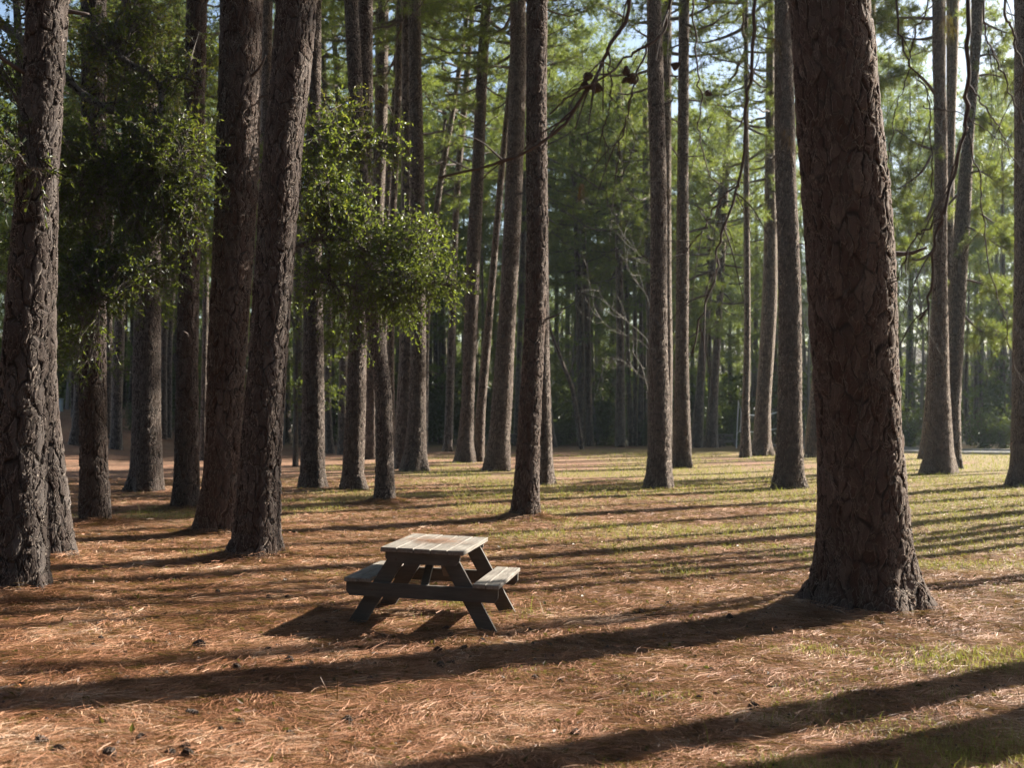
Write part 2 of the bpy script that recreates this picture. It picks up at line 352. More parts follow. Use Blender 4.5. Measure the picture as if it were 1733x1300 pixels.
# ------------------------------------------------------------------ trunks traced from the photo: (row, left edge, right edge), last row is the foot
# key: (label, kind of bark, crown base height or None, points)
TR = [
 ('broad dark pine trunk cut by the left edge of the photo', 'near', 14, [(0,46,106),(150,40,104),(300,30,96),(450,18,88),(600,5,80),(800,-5,76),(950,-12,79),(1010,-24,87)]),
 ('sunlit flaring pine trunk just behind the broad dark trunk at the left edge', 'near', 15, [(0,70,116),(300,58,99),(600,48,94),(700,44,98),(750,42,106),(860,38,118),(920,32,126),(944,24,134)]),
 ('straight pine with a bright right edge, next right of the sunlit flaring trunk', 'near', 14, [(0,138,178),(150,139,180),(300,136,178),(400,134,177),(600,133,178),(700,135,179),(800,136,182),(881,133,189)]),
 ('stout pine with a wide flared foot, upper trunk hidden in shade-toned oak leaves', 'mid', 15, [(0,205,240),(75,216,252),(150,226,264),(280,229,269),(450,232,271),(600,225,271),(700,224,271),(800,220,275),(832,213,279)]),
 ('reddish brown pine standing left of the two big overlapping trunks', 'near', 15, [(0,316,351),(150,312,347),(300,307,343),(450,302,338),(600,299,335),(700,297,336),(800,295,337),(858,289,339)]),
 ('thin dark leaning trunk half hidden between the reddish brown pine and the big grey pine', 'far', 13, [(300,341,348),(450,344,354),(600,342,352),(780,338,349)]),
 ('big grey barked pine with a lichen spotted flared foot, behind its leaning neighbour', 'near', 15, [(0,374,443),(100,372,442),(300,365,437),(450,360,427),(600,352,416),(700,350,410),(800,346,405),(850,338,404),(901,324,406)]),
 ('big pine leaning right with a brightly lit right edge, left of the picnic table', 'near', 15, [(0,467,535),(100,461,528),(200,451,515),(300,441,508),(400,435,500),(500,428,493),(600,421,486),(700,413,479),(800,404,475),(900,396,475),(945,378,480)]),
 ('pine showing only near the top in the gap between the two big overlapping trunks', 'far', 16, [(0,443,461),(200,441,460),(500,432,455),(800,420,452)]),
 ('upright dark pine with flared foot, first to the right of the big leaning pine', 'mid', 16, [(0,522,544),(180,520,543),(420,514,544),(600,513,548),(700,512,549),(800,508,550),(826,504,555)]),
 ('slender crooked far trunk bending left at its top, behind the oak spray', 'far', 14, [(0,556,566),(100,564,572),(250,571,579),(400,573,583),(600,574,588),(770,571,588)]),
 ('slim dark far trunk with curved foot right of the upright dark pine', 'far', 14, [(0,541,549),(300,548,557),(500,551,563),(600,549,561),(700,550,560),(768,551,567)]),
 ('lichen flecked pine just left of the pine with the S-curved trunk', 'mid', 16, [(0,606,631),(200,607,631),(400,602,628),(600,589,620),(700,585,619),(800,579,616),(829,573,626)]),
 ('S-curved pine leaning left with a bright edge, rising through the oak spray', 'mid', 16, [(0,582,605),(100,587,611),(200,592,616),(300,602,623),(380,606,629),(450,610,633),(500,614,641),(550,619,649),(600,625,655),(650,633,662),(700,635,664),(800,635,667),(852,631,670)]),
 ('reddish pine hidden behind the S-curved pine, its top clear beside it', 'far', 16, [(0,636,658),(200,634,656),(400,626,648),(600,618,640),(778,613,641)]),
 ('thin pine leaning left across the gap behind the S-curved pine', 'far', 16, [(0,669,680),(130,665,676),(200,660,671),(300,651,665),(400,645,660),(600,640,656),(775,636,655)]),
 ('thin pine with a bright edge squeezed left of the paired trunks', 'far', 16, [(0,671,681),(150,668,680),(300,662,674),(380,658,669),(600,654,667),(786,651,669)]),
 ('darker left trunk of the close pair behind the oak spray', 'far', 16, [(0,680,694),(300,679,698),(600,676,702),(700,670,700),(794,663,700)]),
 ('thicker right trunk of the close pair, with a thin bright right edge', 'mid', 16, [(0,691,712),(100,692,713),(300,694,718),(450,695,720),(600,695,721),(700,691,721),(760,685,722),(798,674,727)]),
 ('thin pale edged trunk leaning right behind the close pair', 'far', 13, [(0,790,798),(203,760,769),(298,741,752),(360,733,744),(450,722,731),(600,716,726),(768,711,724)]),
 ('slender far pine with a straw mound at its foot, left of the three leaning pines', 'far', 13, [(0,797,805),(90,788,798),(200,778,790),(300,769,780),(400,764,775),(500,761,772),(600,756,770),(680,754,768),(750,751,766),(765,747,767)]),
 ('hazy dark trunk behind the slender far pine', 'far', 12, [(300,745,755),(500,742,753),(600,741,754),(750,740,755)]),
 ('pine with a swollen knobbly foot, leftmost of the three leaning pines', 'mid', 15, [(0,815,832),(100,808,826),(200,803,822),(300,798,819),(400,791,815),(500,787,811),(600,784,806),(680,781,803),(750,774,802),(783,767,808)]),
 ('hazy leaning trunk crossing behind the pine with the knobbly foot', 'far', 15, [(0,868,876),(70,855,863),(150,844,855),(200,833,846),(270,822,834),(350,816,826),(440,809,819),(600,795,808),(745,786,802)]),
 ('thin straight leaning pine, middle one of the three leaning pines', 'far', 15, [(0,871,879),(150,858,867),(200,853,862),(300,842,854),(400,834,845),(500,825,837),(600,815,830),(700,805,821),(782,801,820)]),
 ('thick rough pine with flared foot, rightmost of the three leaning pines', 'mid', 16, [(0,863,890),(100,863,891),(200,860,889),(300,855,885),(400,851,881),(500,846,875),(600,838,870),(680,832,867),(740,827,863),(798,815,865)]),
 ('faint reddish far trunk between the thick rough pine and the tall dark centre pine', 'far', 14, [(300,884,892),(500,877,889),(600,874,883),(755,868,881)]),
 ('tall dark centre pine standing behind the picnic table', 'near', 16, [(0,891,927),(150,890,925),(300,890,927),(400,891,928),(500,889,926),(600,884,920),(700,877,916),(800,871,913),(850,866,914),(873,861,919)]),
 ('pine pressed close behind the right side of the tall dark centre pine', 'mid', 16, [(0,903,926),(300,902,925),(500,902,929),(600,903,930),(700,905,933),(780,906,936),(821,903,941)]),
 ('far pine showing only a pale root flare right of the tall dark centre pine', 'far', 13, [(400,914,928),(600,912,931),(700,911,934),(757,908,944)]),
 ('left trunk of the far twin pines in the hazy clearing', 'far', 9, [(0,955,964),(310,966,976),(400,971,981),(500,974,986),(600,976,989),(755,976,990)]),
 ('right trunk of the far twin pines in the hazy clearing', 'far', 10, [(0,967,975),(310,979,988),(400,982,992),(500,987,998),(600,989,1001),(700,990,1002),(755,989,1006)]),
 ('thin trunk leaning right behind the far twin pines', 'far', 10, [(150,1010,1015),(310,999,1005),(400,995,1001),(500,989,996),(748,984,992)]),
 ('hazy far pine forked near its top, behind the bare pale sapling', 'far', 10, [(0,1050,1060),(70,1044,1055),(130,1041,1052),(300,1041,1054),(400,1041,1053),(500,1042,1055),(600,1043,1057),(757,1040,1059)]),
 ('thin far pine just right of the forked hazy pine', 'far', 9, [(200,1051,1056),(320,1054,1059),(400,1054,1061),(500,1056,1064),(600,1059,1066),(755,1063,1074)]),
 ('thinnest far pine of the row left of the straight mid pine', 'far', 9, [(200,1064,1069),(320,1067,1074),(500,1071,1078),(600,1071,1079),(755,1070,1079)]),
 ('far pine mostly hidden behind the straight mid pine, clear only at its upper left', 'far', 10, [(0,1087,1096),(100,1087,1096),(300,1087,1099),(500,1093,1106),(757,1096,1112)]),
 ('straight mid pine with ragged bright bark edge and flared foot, right of centre', 'mid', 16, [(0,1095,1118),(100,1095,1122),(200,1097,1125),(300,1100,1128),(400,1101,1129),(500,1100,1129),(600,1097,1130),(700,1097,1134),(760,1096,1136),(800,1092,1138),(828,1086,1143)]),
 ('pale edged pine close behind the right side of the straight mid pine', 'far', 15, [(0,1120,1137),(300,1117,1136),(500,1117,1137),(600,1117,1139),(700,1114,1138),(772,1110,1138)]),
 ('smooth upright pine next to the right of the straight mid pine', 'mid', 16, [(0,1149,1167),(100,1148,1166),(300,1146,1165),(400,1145,1166),(500,1144,1166),(600,1143,1165),(700,1141,1168),(792,1136,1172)]),
 ('left one of two short looking far trunks leaning right under a low bright crown', 'far', 6.5, [(100,1239,1246),(250,1225,1234),(400,1206,1217),(500,1193,1205),(610,1181,1195),(680,1176,1191),(758,1167,1191)]),
 ('right one of two short looking far trunks leaning right under a low bright crown', 'far', 6.5, [(100,1236,1243),(300,1224,1234),(500,1213,1224),(610,1205,1218),(680,1199,1215),(758,1190,1215)]),
 ('very slender straight pine in front of the volleyball net', 'far', 15, [(0,1259,1266),(200,1259,1267),(300,1258,1268),(500,1259,1270),(600,1259,1270),(700,1255,1268),(775,1251,1272)]),
 ('hazy stout far pine behind the slender straight pine, crossing the volleyball net', 'far', 11, [(0,1299,1310),(80,1297,1310),(200,1295,1311),(300,1294,1313),(400,1293,1315),(500,1290,1316),(600,1285,1310),(680,1279,1304),(740,1275,1304),(772,1269,1308)]),
 ('reddish brown pine with a thin bright edge, directly left of the biggest trunk', 'mid', 16, [(0,1311,1335),(100,1311,1342),(200,1311,1345),(300,1312,1347),(400,1316,1352),(500,1318,1356),(600,1318,1357),(700,1316,1357),(760,1314,1359),(800,1310,1362),(828,1304,1366)]),
 ('reddish far trunk peeping out at the left side of the biggest trunk', 'far', 19, [(0,1425,1437),(300,1405,1419),(500,1388,1404),(660,1372,1393),(775,1360,1388)]),
 ('biggest pine trunk with deep plated bark and a spreading foot, right foreground', 'near', 14, [(-250,1318,1440),(0,1335,1466),(100,1343,1479),(200,1348,1486),(300,1356,1498),(400,1363,1507),(500,1368,1512),(600,1374,1514),(700,1381,1519),(800,1385,1526),(900,1384,1535),(950,1381,1544),(980,1376,1554),(1010,1360,1570),(1032,1348,1583),(1050,1330,1597)]),
 ('trunk sliver showing at the top right side of the biggest trunk', 'far', 20, [(0,1462,1482),(200,1462,1483),(500,1466,1490),(775,1470,1502)]),
 ('smooth brown pine with a bright edge, front one of the right hand cluster', 'mid', 19, [(0,1578,1597),(100,1578,1598),(200,1581,1602),(300,1582,1603),(400,1579,1602),(500,1578,1603),(550,1576,1604),(650,1572,1606),(750,1568,1612),(780,1562,1616),(803,1556,1622)]),
 ('dark rooted far trunk hidden behind the left side of the smooth brown pine', 'far', 18, [(200,1586,1598),(500,1578,1592),(700,1564,1580),(777,1554,1583)]),
 ('straight pine right behind the smooth brown pine, visible beside its top', 'far', 20, [(0,1602,1623),(100,1602,1621),(200,1602,1617),(300,1601,1615),(450,1597,1614),(600,1592,1612),(786,1586,1612)]),
 ('pine bending right with broken branch stubs, right of the smooth brown pine', 'mid', 17, [(0,1645,1665),(100,1641,1658),(225,1630,1648),(370,1616,1642),(450,1610,1637),(550,1604,1632),(650,1600,1627),(700,1598,1625),(770,1596,1627),(794,1592,1629)]),
 ('dark pine cut by the right edge of the photo', 'mid', 24, [(0,1718,1754),(200,1718,1756),(450,1718,1758),(600,1715,1760),(700,1714,1762),(780,1711,1766),(824,1702,1774)]),
 ('thin far trunk with a bright edge left of the far pine with the hooked foot', 'far', 13, [(300,184,194),(500,179,190),(600,178,190),(742,177,190)]),
 ('far pine with a bright edge and small hooked foot, seen between two left trunks', 'far', 13, [(200,206,219),(470,200,214),(600,190,210),(700,189,206),(761,185,208)]),
 ('left one of the blurred far pair right of the stout flared pine', 'far', 13, [(300,279,293),(500,274,288),(600,271,282),(743,269,283)]),
 ('right one of the blurred far pair right of the stout flared pine', 'far', 13, [(300,291,304),(500,284,297),(600,280,291),(741,278,291)]),
 ('dark flared far trunk just left of the straight pine with the bright edge', 'far', 12, [(300,136,150),(600,127,143),(700,124,141),(754,116,142)]),
 ('thin dark trunk high on the far left bank', 'far', 10, [(400,117,124),(600,119,126),(707,120,127)]),
 ('far trunk with a bright edge just right of the big leaning pine', 'far', 13, [(300,478,490),(600,475,488),(750,477,494)]),
 ('wide hazy far trunk left of the upright dark pine', 'far', 13, [(300,496,512),(600,496,512),(757,496,515)]),
 ('pale hazy distant trunk beside the bright roadside shrub', 'far', 9, [(300,727,734),(600,724,732),(748,722,732)]),
]
# pines outside the frame on the sunny side: their trunks lay the long shadow bands across the straw (x, y, radius, crown base)
OFF = [(7.7, 12.2, .27, 21), (7.4, 10.8, .34, 21), (10.6, 18.3, .12, 22), (14.6, 26.6, .22, 22), (18.4, 27.6, .2, 24), (19.6, 33.5, .22, 24), (22.5, 30.5, .14, 24), (26.0, 46.0, .2, 22), (31.0, 51.0, .22, 25), (25.0, 41.5, .12, 27),
        (13.6, 20.7, .11, 25), (12.6, 22.2, .13, 25), (14.7, 24.5, .16, 25), (12.5, 24.1, .12, 25), (15.2, 27.2, .2, 25), (12.4, 26.3, .13, 25)]

def trunk_profile(pts, lean=0):
    """centre, radius along height, for a trunk standing where the photo shows its foot"""
    pts = np.array(pts, float)
    yb = pts[-1, 0]; xb = (pts[-1, 1] + pts[-1, 2]) / 2
    _, d0 = ground_at(xb, yb)
    r0 = (pts[-1, 2] - pts[-1, 1]) / 2 * d0 / F
    d = d0 + .55 * r0
    dd = np.full(len(pts), d)
    for _ in range(4):
        z = EYE + (HY - pts[:, 0]) * dd / F
        dd = d - lean * np.clip(z, 0, 9)
    x = ((pts[:, 1] + pts[:, 2]) / 2 - CX) * dd / F
    r = (pts[:, 2] - pts[:, 1]) / 2 * dd / F
    o = np.argsort(z)
    return d, z[o], x[o], r[o]

TREES = []
for lab, kind, cb, pts in TR:
    lean = .12 if 'biggest pine' in lab else 0
    if kind == 'near' and not lean: pts = pts[:-1] + [(pts[-1][0] + 9, pts[-1][1], pts[-1][2])]
    d, z, x, r = trunk_profile(pts, lean)
    TREES.append(dict(label=lab, kind=kind, cb=cb, d=d, z=z, x=x, r=r, lean=lean))
for t_ in TREES:
    if t_['kind'] == 'near':
        big = t_['r'][0]
        MOUNDS.append((t_['x'][0], t_['d'], 1.5 * big + .45, .03 + .05 * big))
OFFT = []
for (x, y, r, cb) in OFF:
    z = np.array([0, .25, .8, 3, 8, 14]); rr = r * np.array([1.5, 1.2, 1.05, 1, .9, .75])
    OFFT.append(dict(label=None, kind='far', cb=cb, d=y, z=z + float(base_gz(x, y)), x=x + np.array([0, 0, .01, .05, .1, .0]) * (1 if int(x * 10) % 2 else -1), r=rr))


# ------------------------------------------------------------------ the ground: one sheet to the horizon
def grass_mask(x, y):
    n_ = -.19 + vnoise(x / 2.3 + 31, y / 1.3, 11) * .72 + vnoise(x / .55, y / .5, 12) * .46 + vnoise(x / 5 + 9, y / 5, 13) * .35
    zone = .02 + .34 * sstep(17, 25, y) * (1 - .55 * sstep(36, 52, y)) * sstep(-11, -4, x)
    zone = zone + .46 * sstep(-1.0, 2.0, x) * sstep(13.5, 10, y)
    zone = zone + .30 * sstep(2, 6, x) * sstep(11, 15, y) + .2 * sstep(14, 20, y) * sstep(-12, -5, x)
    return np.clip((n_ + zone - .95) * 3.6, 0, 1)

yy = [-60, -30, -12, -4, 0, 2, 4]
s_ = 5.0
while s_ < 500:
    yy.append(s_); s_ += .07 if s_ < 16 else .07 + (s_ - 16) * .012
yy = np.array(yy)
uu = np.concatenate([[-60, -12, -4, -2, -1.4], np.linspace(-1, 1, 260), [1.4, 2, 4, 12, 60]])
Wd = .5 * np.maximum(yy, 4) + 2.5
GY, GU = np.meshgrid(yy, uu, indexing='ij')
GX = GU * Wd[:, None]
GX = np.clip(GX, -700, 700)
GZ = gz(GX, GY) + .035 * (vnoise(GX / .5, GY / .5, 5) - .5) * (GY < 40) + .018 * (vnoise(GX / .16, GY / .16, 6) - .5) * (GY < 22)
V = np.stack([GX, GY, GZ], -1).reshape(-1, 3)
gme = make_mesh('ground', V, [grid_faces(len(yy), len(uu), False)], [GROUND], attr={'grass': grass_mask(GX, GY).ravel(), 'litter': np.maximum(sstep(74, 84, GY + 6 * vnoise(GX / 6, GY / 6, 77)), sstep(-4, -9, GY)).ravel()}, smooth=True)  # litter also darkens the ground behind the camera against bounced light
ground = obj('ground', gme); tag(ground, kind='structure')

# the park road at the far right, with its kerb
ASPH = simple_mat('asphalt', (.075, .073, .072), .9, 6)
KERB = simple_mat('concrete kerb', (.32, .31, .29), .9, 8)
px_ = smooth_path([(17.5, 76), (19.5, 66), (23, 60.5), (32, 58.5), (48, 58), (80, 58.5)], 60)
nrm = np.gradient(px_, axis=0); nrm = unit(np.stack([-nrm[:, 1], nrm[:, 0]], 1))
def strip(o1, o2, z1, z2):
    a_ = px_ + nrm * o1; b_ = px_ + nrm * o2
    A = np.c_[a_, base_gz(a_[:, 0], a_[:, 1]) + z1]; B = np.c_[b_, base_gz(b_[:, 0], b_[:, 1]) + z2]
    return np.stack([A, B], 1).reshape(-1, 3), [grid_faces(len(px_), 2, False)[:, ::-1]]
mb = MB(); mb.add(*strip(-2.6, 2.6, .03, .03)); road = obj('road', mb.mesh('road', [ASPH])); tag(road, kind='structure')
mb = MB()
for sg in (-1, 1):
    for q in ((2.6, 2.6, .0, .12), (2.6, 2.78, .12, .12), (2.78, 2.78, .12, .0)):
        mb.add(*strip(sg * q[0], sg * q[1], q[2], q[3]))
kerb = obj('kerb', mb.mesh('kerb', [KERB])); tag(kerb, kind='structure')

# ------------------------------------------------------------------ pine crowns: limbs and needle tufts, a few shapes shared by the trees
def needle_tufts(P, A, n_, ln, wd, rg, spread=.8):
    """P tuft points, A axes -> thin needle triangles"""
    m = len(P)
    D = unit(rg.normal(size=(m, n_, 3)) * spread + A[:, None] * .75)
    L = ln * rg.uniform(.65, 1.1, (m, n_, 1))
    sd = unit(np.cross(D, rg.normal(size=(m, n_, 3)))) * wd * .5
    B = P[:, None] + D * .02
    V = np.stack([B - sd, B + sd, B + D * L + np.array([0, 0, -.12]) * L * rg.uniform(0, 1, (m, n_, 1))], 2).reshape(-1, 3)
    f = np.arange(len(V)).reshape(-1, 3)
    tint = np.repeat(np.clip(rg.normal(.5, .16, m)[:, None] + rg.normal(0, .14, (m, n_)), 0, 1).ravel(), 3)
    return V, f, tint

def pine_crown(seed, H=12.5, R=3.7, nb=40, n_need=19, ln=.30, wd=.024, tuft_step=.27):
    rg = np.random.default_rng(seed)
    bm_ = MB(); TP = []; TA = []
    for b in range(nb):
        u = (b + rg.uniform(-.4, .4)) / nb
        u = np.clip(u, 0, 1) ** .85
        z0 = u * H * .97
        az = b * 2.39996 + rg.uniform(-.5, .5)
        L = R * (.55 + .75 * math.sin(min(1, u * 1.6 + .15) * 1.5)) * (1 - u ** 3.0 * .85) * rg.uniform(.55, 1.12)
        el = math.radians(-8 + 58 * u ** 1.4 + rg.uniform(-14, 14))
        n_ = 9; t = np.linspace(0, 1, n_)
        hd = np.array([math.cos(az), math.sin(az), 0])
        bend = rg.uniform(-.25, .35)
        rad = L * t * math.cos(el)
        side = np.array([-hd[1], hd[0], 0]) * rg.normal(0, .12) * L
        P = np.outer(rad, hd) + np.outer(t ** 2, side) + np.array([0, 0, 1]) * (z0 + L * t * math.sin(el) - .12 * L * np.sin(t * 3) + bend * L * .4 * t ** 2)[:, None]
        P += rg.normal(0, .03, P.shape) * (t > 0)[:, None]
        bm_.tube(P, np.linspace(.018 * L + .012, .008, n_), 5)
        dirs = np.gradient(P, axis=0)
        ns = int(5 + L * 2.2)
        for s in range(ns + 1):
            ts = .30 + .70 * s / ns
            k = min(n_ - 2, int(ts * (n_ - 1))); fr = ts * (n_ - 1) - k
            p0 = P[k] * (1 - fr) + P[k + 1] * fr
            dm = unit(dirs[k])
            sg = 1 if s % 2 else -1
            lat = unit(np.cross(dm, [0, 0, 1.0])) * sg
            sl = (0.30 + .30 * (1 - abs(ts - .55)) ) * L * rg.uniform(.35, .75) * (1.0 if s < ns else .6)
            d0 = unit(dm * .75 + lat * (0 if s == ns else rg.uniform(.5, 1.1)) + np.array([0, 0, rg.uniform(-.1, .5)]))
            m = max(3, int(sl / tuft_step))
            tt = np.linspace(0, 1, m + 1)[1:]
            Q = p0 + np.outer(tt * sl, d0) + np.outer(tt ** 2, [0, 0, rg.uniform(-.05, .25) * sl])
            bm_.tube(np.vstack([p0, Q[[len(Q) // 2, -1]]]), [.012, .008, .004], 3, cap=False)
            for q, tq in zip(Q, tt):
                if tq < .3: continue
                TP.append(q + rg.normal(0, .05, 3)); TA.append(unit(d0 + np.array([0, 0, .35]) + rg.normal(0, .25, 3)))
    V, f, tint = needle_tufts(np.array(TP), np.array(TA), n_need, ln, wd, rg)
    cm = make_mesh('crown', V, [f], [NEEDLE], attr={'tint': tint})
    return bm_.mesh('branches', [BRANCH], True), cm, (V, f, tint), H

CROWNS = [pine_crown(100 + i, H=(12.5, 11, 13.5, 12)[i], R=(3.6, 3.2, 3.9, 3.4)[i]) for i in range(4)]

# ------------------------------------------------------------------ pines
def trunk_mesh(T, na, dz_vis, zvis, top, rg, org):
    zs = np.concatenate([[-.25, -.1], np.arange(0, .8, min(dz_vis, .05)), np.arange(.8, zvis, dz_vis), np.arange(zvis, top, .7), [top]])
    z0 = T['z'][0]
    zz = z0 + zs
    x = np.interp(zz, T['z'], T['x']); r = np.interp(zz, T['z'], T['r'])
    k = max(3, min(len(T['z']) // 8, 5))
    # soften the traced kinks
    def soft(v):
        w_ = 9 if dz_vis < .06 else 3
        vp = np.pad(v, w_, mode='edge'); return np.convolve(vp, np.ones(2 * w_ + 1) / (2 * w_ + 1), 'valid')
    m = (zs > .5) & (zs < zvis)
    xs_, rs_ = soft(x), soft(r)
    x = np.where(m, xs_, x); r = np.where(m, rs_, r)
    zt = T['z'][-1]
    sl = np.clip((T['x'][-1] - T['x'][-3]) / max(.3, T['z'][-1] - T['z'][-3]), -.12, .12)
    over = np.maximum(zz - zt, 0)
    L = max(.1, top - (zt - z0))
    x = x + sl * 2.5 * (1 - np.exp(-over / 2.5)) 
    r = np.where(over > 0, T['r'][-1] * np.clip(1 - over / L, 0, 1) ** .8 * .97 + .03, r)
    th = np.linspace(0, 2 * math.pi, na, endpoint=False)
    lob = sum(rg.uniform(.3, 1) * np.cos(kk * th + rg.uniform(0, 6.28)) for kk in (3, 4, 5, 7)) / 2.2
    und = sum(rg.uniform(.2, .6) * np.cos(kk * th[None, :] + rg.uniform(0, 6.28) + zs[:, None] * rg.uniform(-.25, .25)) for kk in (2, 3)) * .035
    fl = np.exp(-np.maximum(zs, 0) / (.10 + .55 * r.max() * .8))[:, None]
    RR = r[:, None] * (1 + .26 * fl * lob[None, :] + und)
    RR[:2] *= 1.08
    V = np.stack([x[:, None] - org[0] + RR * np.cos(th), np.broadcast_to((T['d'] - org[1] - T.get('lean', 0) * np.clip(zs, 0, 9))[:, None], RR.shape) + RR * np.sin(th), np.broadcast_to((zz - org[2])[:, None], RR.shape)], -1)
    tipx = x[-1] - org[0]
    def axis_at(h): return np.interp(h, zs, x) - org[0]
    return V.reshape(-1, 3), [grid_faces(len(zs), na, True)], axis_at

def make_pine(T, i, label, group):
    rg = np.random.default_rng(1000 + i)
    org = np.array([T['x'][0], T['d'], float(base_gz(T['x'][0], T['d']))])
    root = empty('pine_tree', org); tag(root, label, 'tree', group)
    v = CROWNS[i % len(CROWNS)]
    cb = T['cb']; sc = rg.uniform(.92, 1.12)
    top = cb + v[3] * sc - .3
    zvis = min(top - 3, (EYE + 760 * T['d'] / F) + .6)
    na, dz = {'near': (120, .035), 'mid': (64, .07), 'far': (24, .3)}[T['kind']]
    if 'biggest' in (label or ''): na, dz = 230, .02
    mat = {'near': BARK_NEAR, 'mid': BARK_MID, 'far': BARK_FAR}[T['kind']]
    V, f, ax = trunk_mesh(T, na, dz, zvis, top, rg, org)
    obj('trunk', make_mesh('trunk', V, f, [mat], smooth=True), root)
    if T['kind'] != 'far' and label:
        for k in range(int(rg.integers(2, 6))):
            h = rg.uniform(3.2, 13); az = rg.uniform(0, 6.28); l = rg.uniform(.12, .55)
            dv = np.array([math.cos(az), math.sin(az), rg.uniform(-.15, .5)])
            r0 = float(np.interp(T['z'][0] + h, T['z'], T['r']))
            p0 = np.array([float(ax(h)), T['d'] - org[1] - T.get('lean', 0) * min(h, 9), h]) + dv * r0 * .8
            mb = MB(); q = smooth_path([p0, p0 + dv * (l * .6 + r0 * .2), p0 + dv * (l + r0 * .2) + rg.normal(0, .05, 3)], 6)
            mb.tube(q, np.linspace(.032, .012, 6) * rg.uniform(.6, 1.2), 6)
            obj('branch_stub', mb.mesh('branch_stub', [TWIG_DEAD], True), root)
    rz = rg.uniform(0, 6.28)
    for nm, me in (('branches', v[0]), ('crown', v[1])):
        o = obj(nm, me, root); o.location = (float(ax(cb + 2)), 0, cb); o.rotation_euler = (0, 0, rz); o.scale = (sc, sc, sc)
    return root

ROOTS = []
for i, T in enumerate(TREES):
    ROOTS.append(make_pine(T, i, T['label'], 'pines of the grove'))
OFF_LABELS = ['pine outside the photo whose dead boughs hang into the top of the picture']
for i, T in enumerate(OFFT):
    r_ = make_pine(T, 200 + i, OFF_LABELS[i] if i < len(OFF_LABELS) else 'pine outside the photo whose long trunk shadow streaks the clearing', 'pines just outside the picture')
    if i == 0: HANG_TREE = r_

def low_limb(root, pts, d, r0, seed, dens=1.0):
    rg = np.random.default_rng(seed); org = np.array(root.location)
    P = smooth_path([at(px, py, d + k) for px, py, k in pts], 26); L = np.linalg.norm(np.diff(P, axis=0), axis=1).sum()
    mb = MB(); mb.tube(P - org, np.linspace(r0, r0 * .3, 26), 7); TP = []; TA = []
    for k in range(int(7 * L * dens) + 4):
        i = rg.integers(7, 26); dv = unit(P[min(i + 1, 25)] - P[i - 1]); d2 = unit(dv * .6 + rg.normal(0, .7, 3)); l = rg.uniform(.3, 1.0)
        q = smooth_path([P[i], P[i] + d2 * l * .5 + [0, 0, .05], P[i] + d2 * l + [0, 0, rg.uniform(-.2, .15)]], 6)
        mb.tube(q - org, np.linspace(.014, .005, 6), 4, cap=False)
        for j in range(2, 6):
            for _ in range(2): TP.append(q[j] - org + rg.normal(0, .05, 3)); TA.append(unit(d2 + rg.normal(0, .3, 3) + [0, 0, .2]))
    lb = obj('limb', mb.mesh('limb', [BRANCH], True), root)
    V, f, tint = needle_tufts(np.array(TP), np.array(TA), 20, .24, .016, rg)
    obj('needles', make_mesh('needles', V, [f], [NEEDLE], attr={'tint': np.clip(tint + .12, 0, 1)}), lb)
def by_label(t): return next(r for r, T in zip(ROOTS, TREES) if T['label'].startswith(t))
rt = by_label('smooth brown pine'); dl_ = TREES[ROOTS.index(rt)]['d']
for k, p in enumerate([[(1582, 31, 0), (1516, 30, -.5), (1483, 40, -1)], [(1582, 62, 0), (1552, 66, .5), (1510, 60, 1)], [(1585, 160, 0), (1552, 126, -.6), (1511, 130, -1), (1485, 143, -1.4)],
                       [(1586, 255, 0), (1550, 242, -.3), (1515, 218, -.8)], [(1586, 240, 0), (1560, 290, .6), (1520, 320, 1.2)], [(1586, 330, 0), (1560, 380, .2), (1525, 350, .8)], [(1586, -40, 0), (1540, -20, .4), (1500, 0, 1)], [(1590, 420, 0), (1550, 440, .6), (1520, 420, 1.5)]]):
    low_limb(rt, p, dl_, .06, 900 + k, 1.1)
rt = by_label('pine bending right'); dl_ = TREES[ROOTS.index(rt)]['d']
for k, p in enumerate([[(1645, 98, 0), (1680, 92, -.4), (1720, 113, -1)], [(1642, 130, 0), (1680, 126, .3), (1722, 142, .8)], [(1634, 200, 0), (1668, 205, -.5), (1712, 235, -1)], [(1650, 30, 0), (1690, 50, .5), (1725, 60, 1)],
                       [(1628, 300, 0), (1660, 290, -.5), (1700, 320, -1.2)], [(1626, 350, 0), (1660, 362, .4), (1708, 398, .9)], [(1624, 380, 0), (1655, 392, -.6), (1695, 420, -1.2)], [(1622, 470, 0), (1660, 480, .3), (1705, 500, 1)], [(1620, 330, 0), (1600, 350, .8), (1570, 370, 1.5)], [(1618, 520, 0), (1660, 560, .4), (1700, 570, .8)]]):
    low_limb(rt, p, dl_, .055, 950 + k, 1.3)

# ------------------------------------------------------------------ broadleaf understory: limbs traced, sprays of leaf-sized faces
def leaf_quads(P, D, rg, ln, wd):
    m = len(P)
    L = ln * rg.uniform(.6, 1.15, (m, 1)); W_ = wd * rg.uniform(.7, 1.2, (m, 1))
    nrm_ = unit(rg.normal(size=(m, 3)) * .8 + np.array([0, 0, .6]))
    sd = unit(np.cross(D, nrm_)) * W_ * .5
    up = unit(np.cross(sd, D)) * W_ * .22
    V = np.stack([P, P + D * L * .45 + sd + up, P + D * L, P + D * L * .45 - sd + up], 1).reshape(-1, 3)
    i0 = np.arange(m) * 4
    f = np.concatenate([np.stack([i0, i0 + 1, i0 + 2], 1), np.stack([i0, i0 + 2, i0 + 3], 1)])
    return V, f

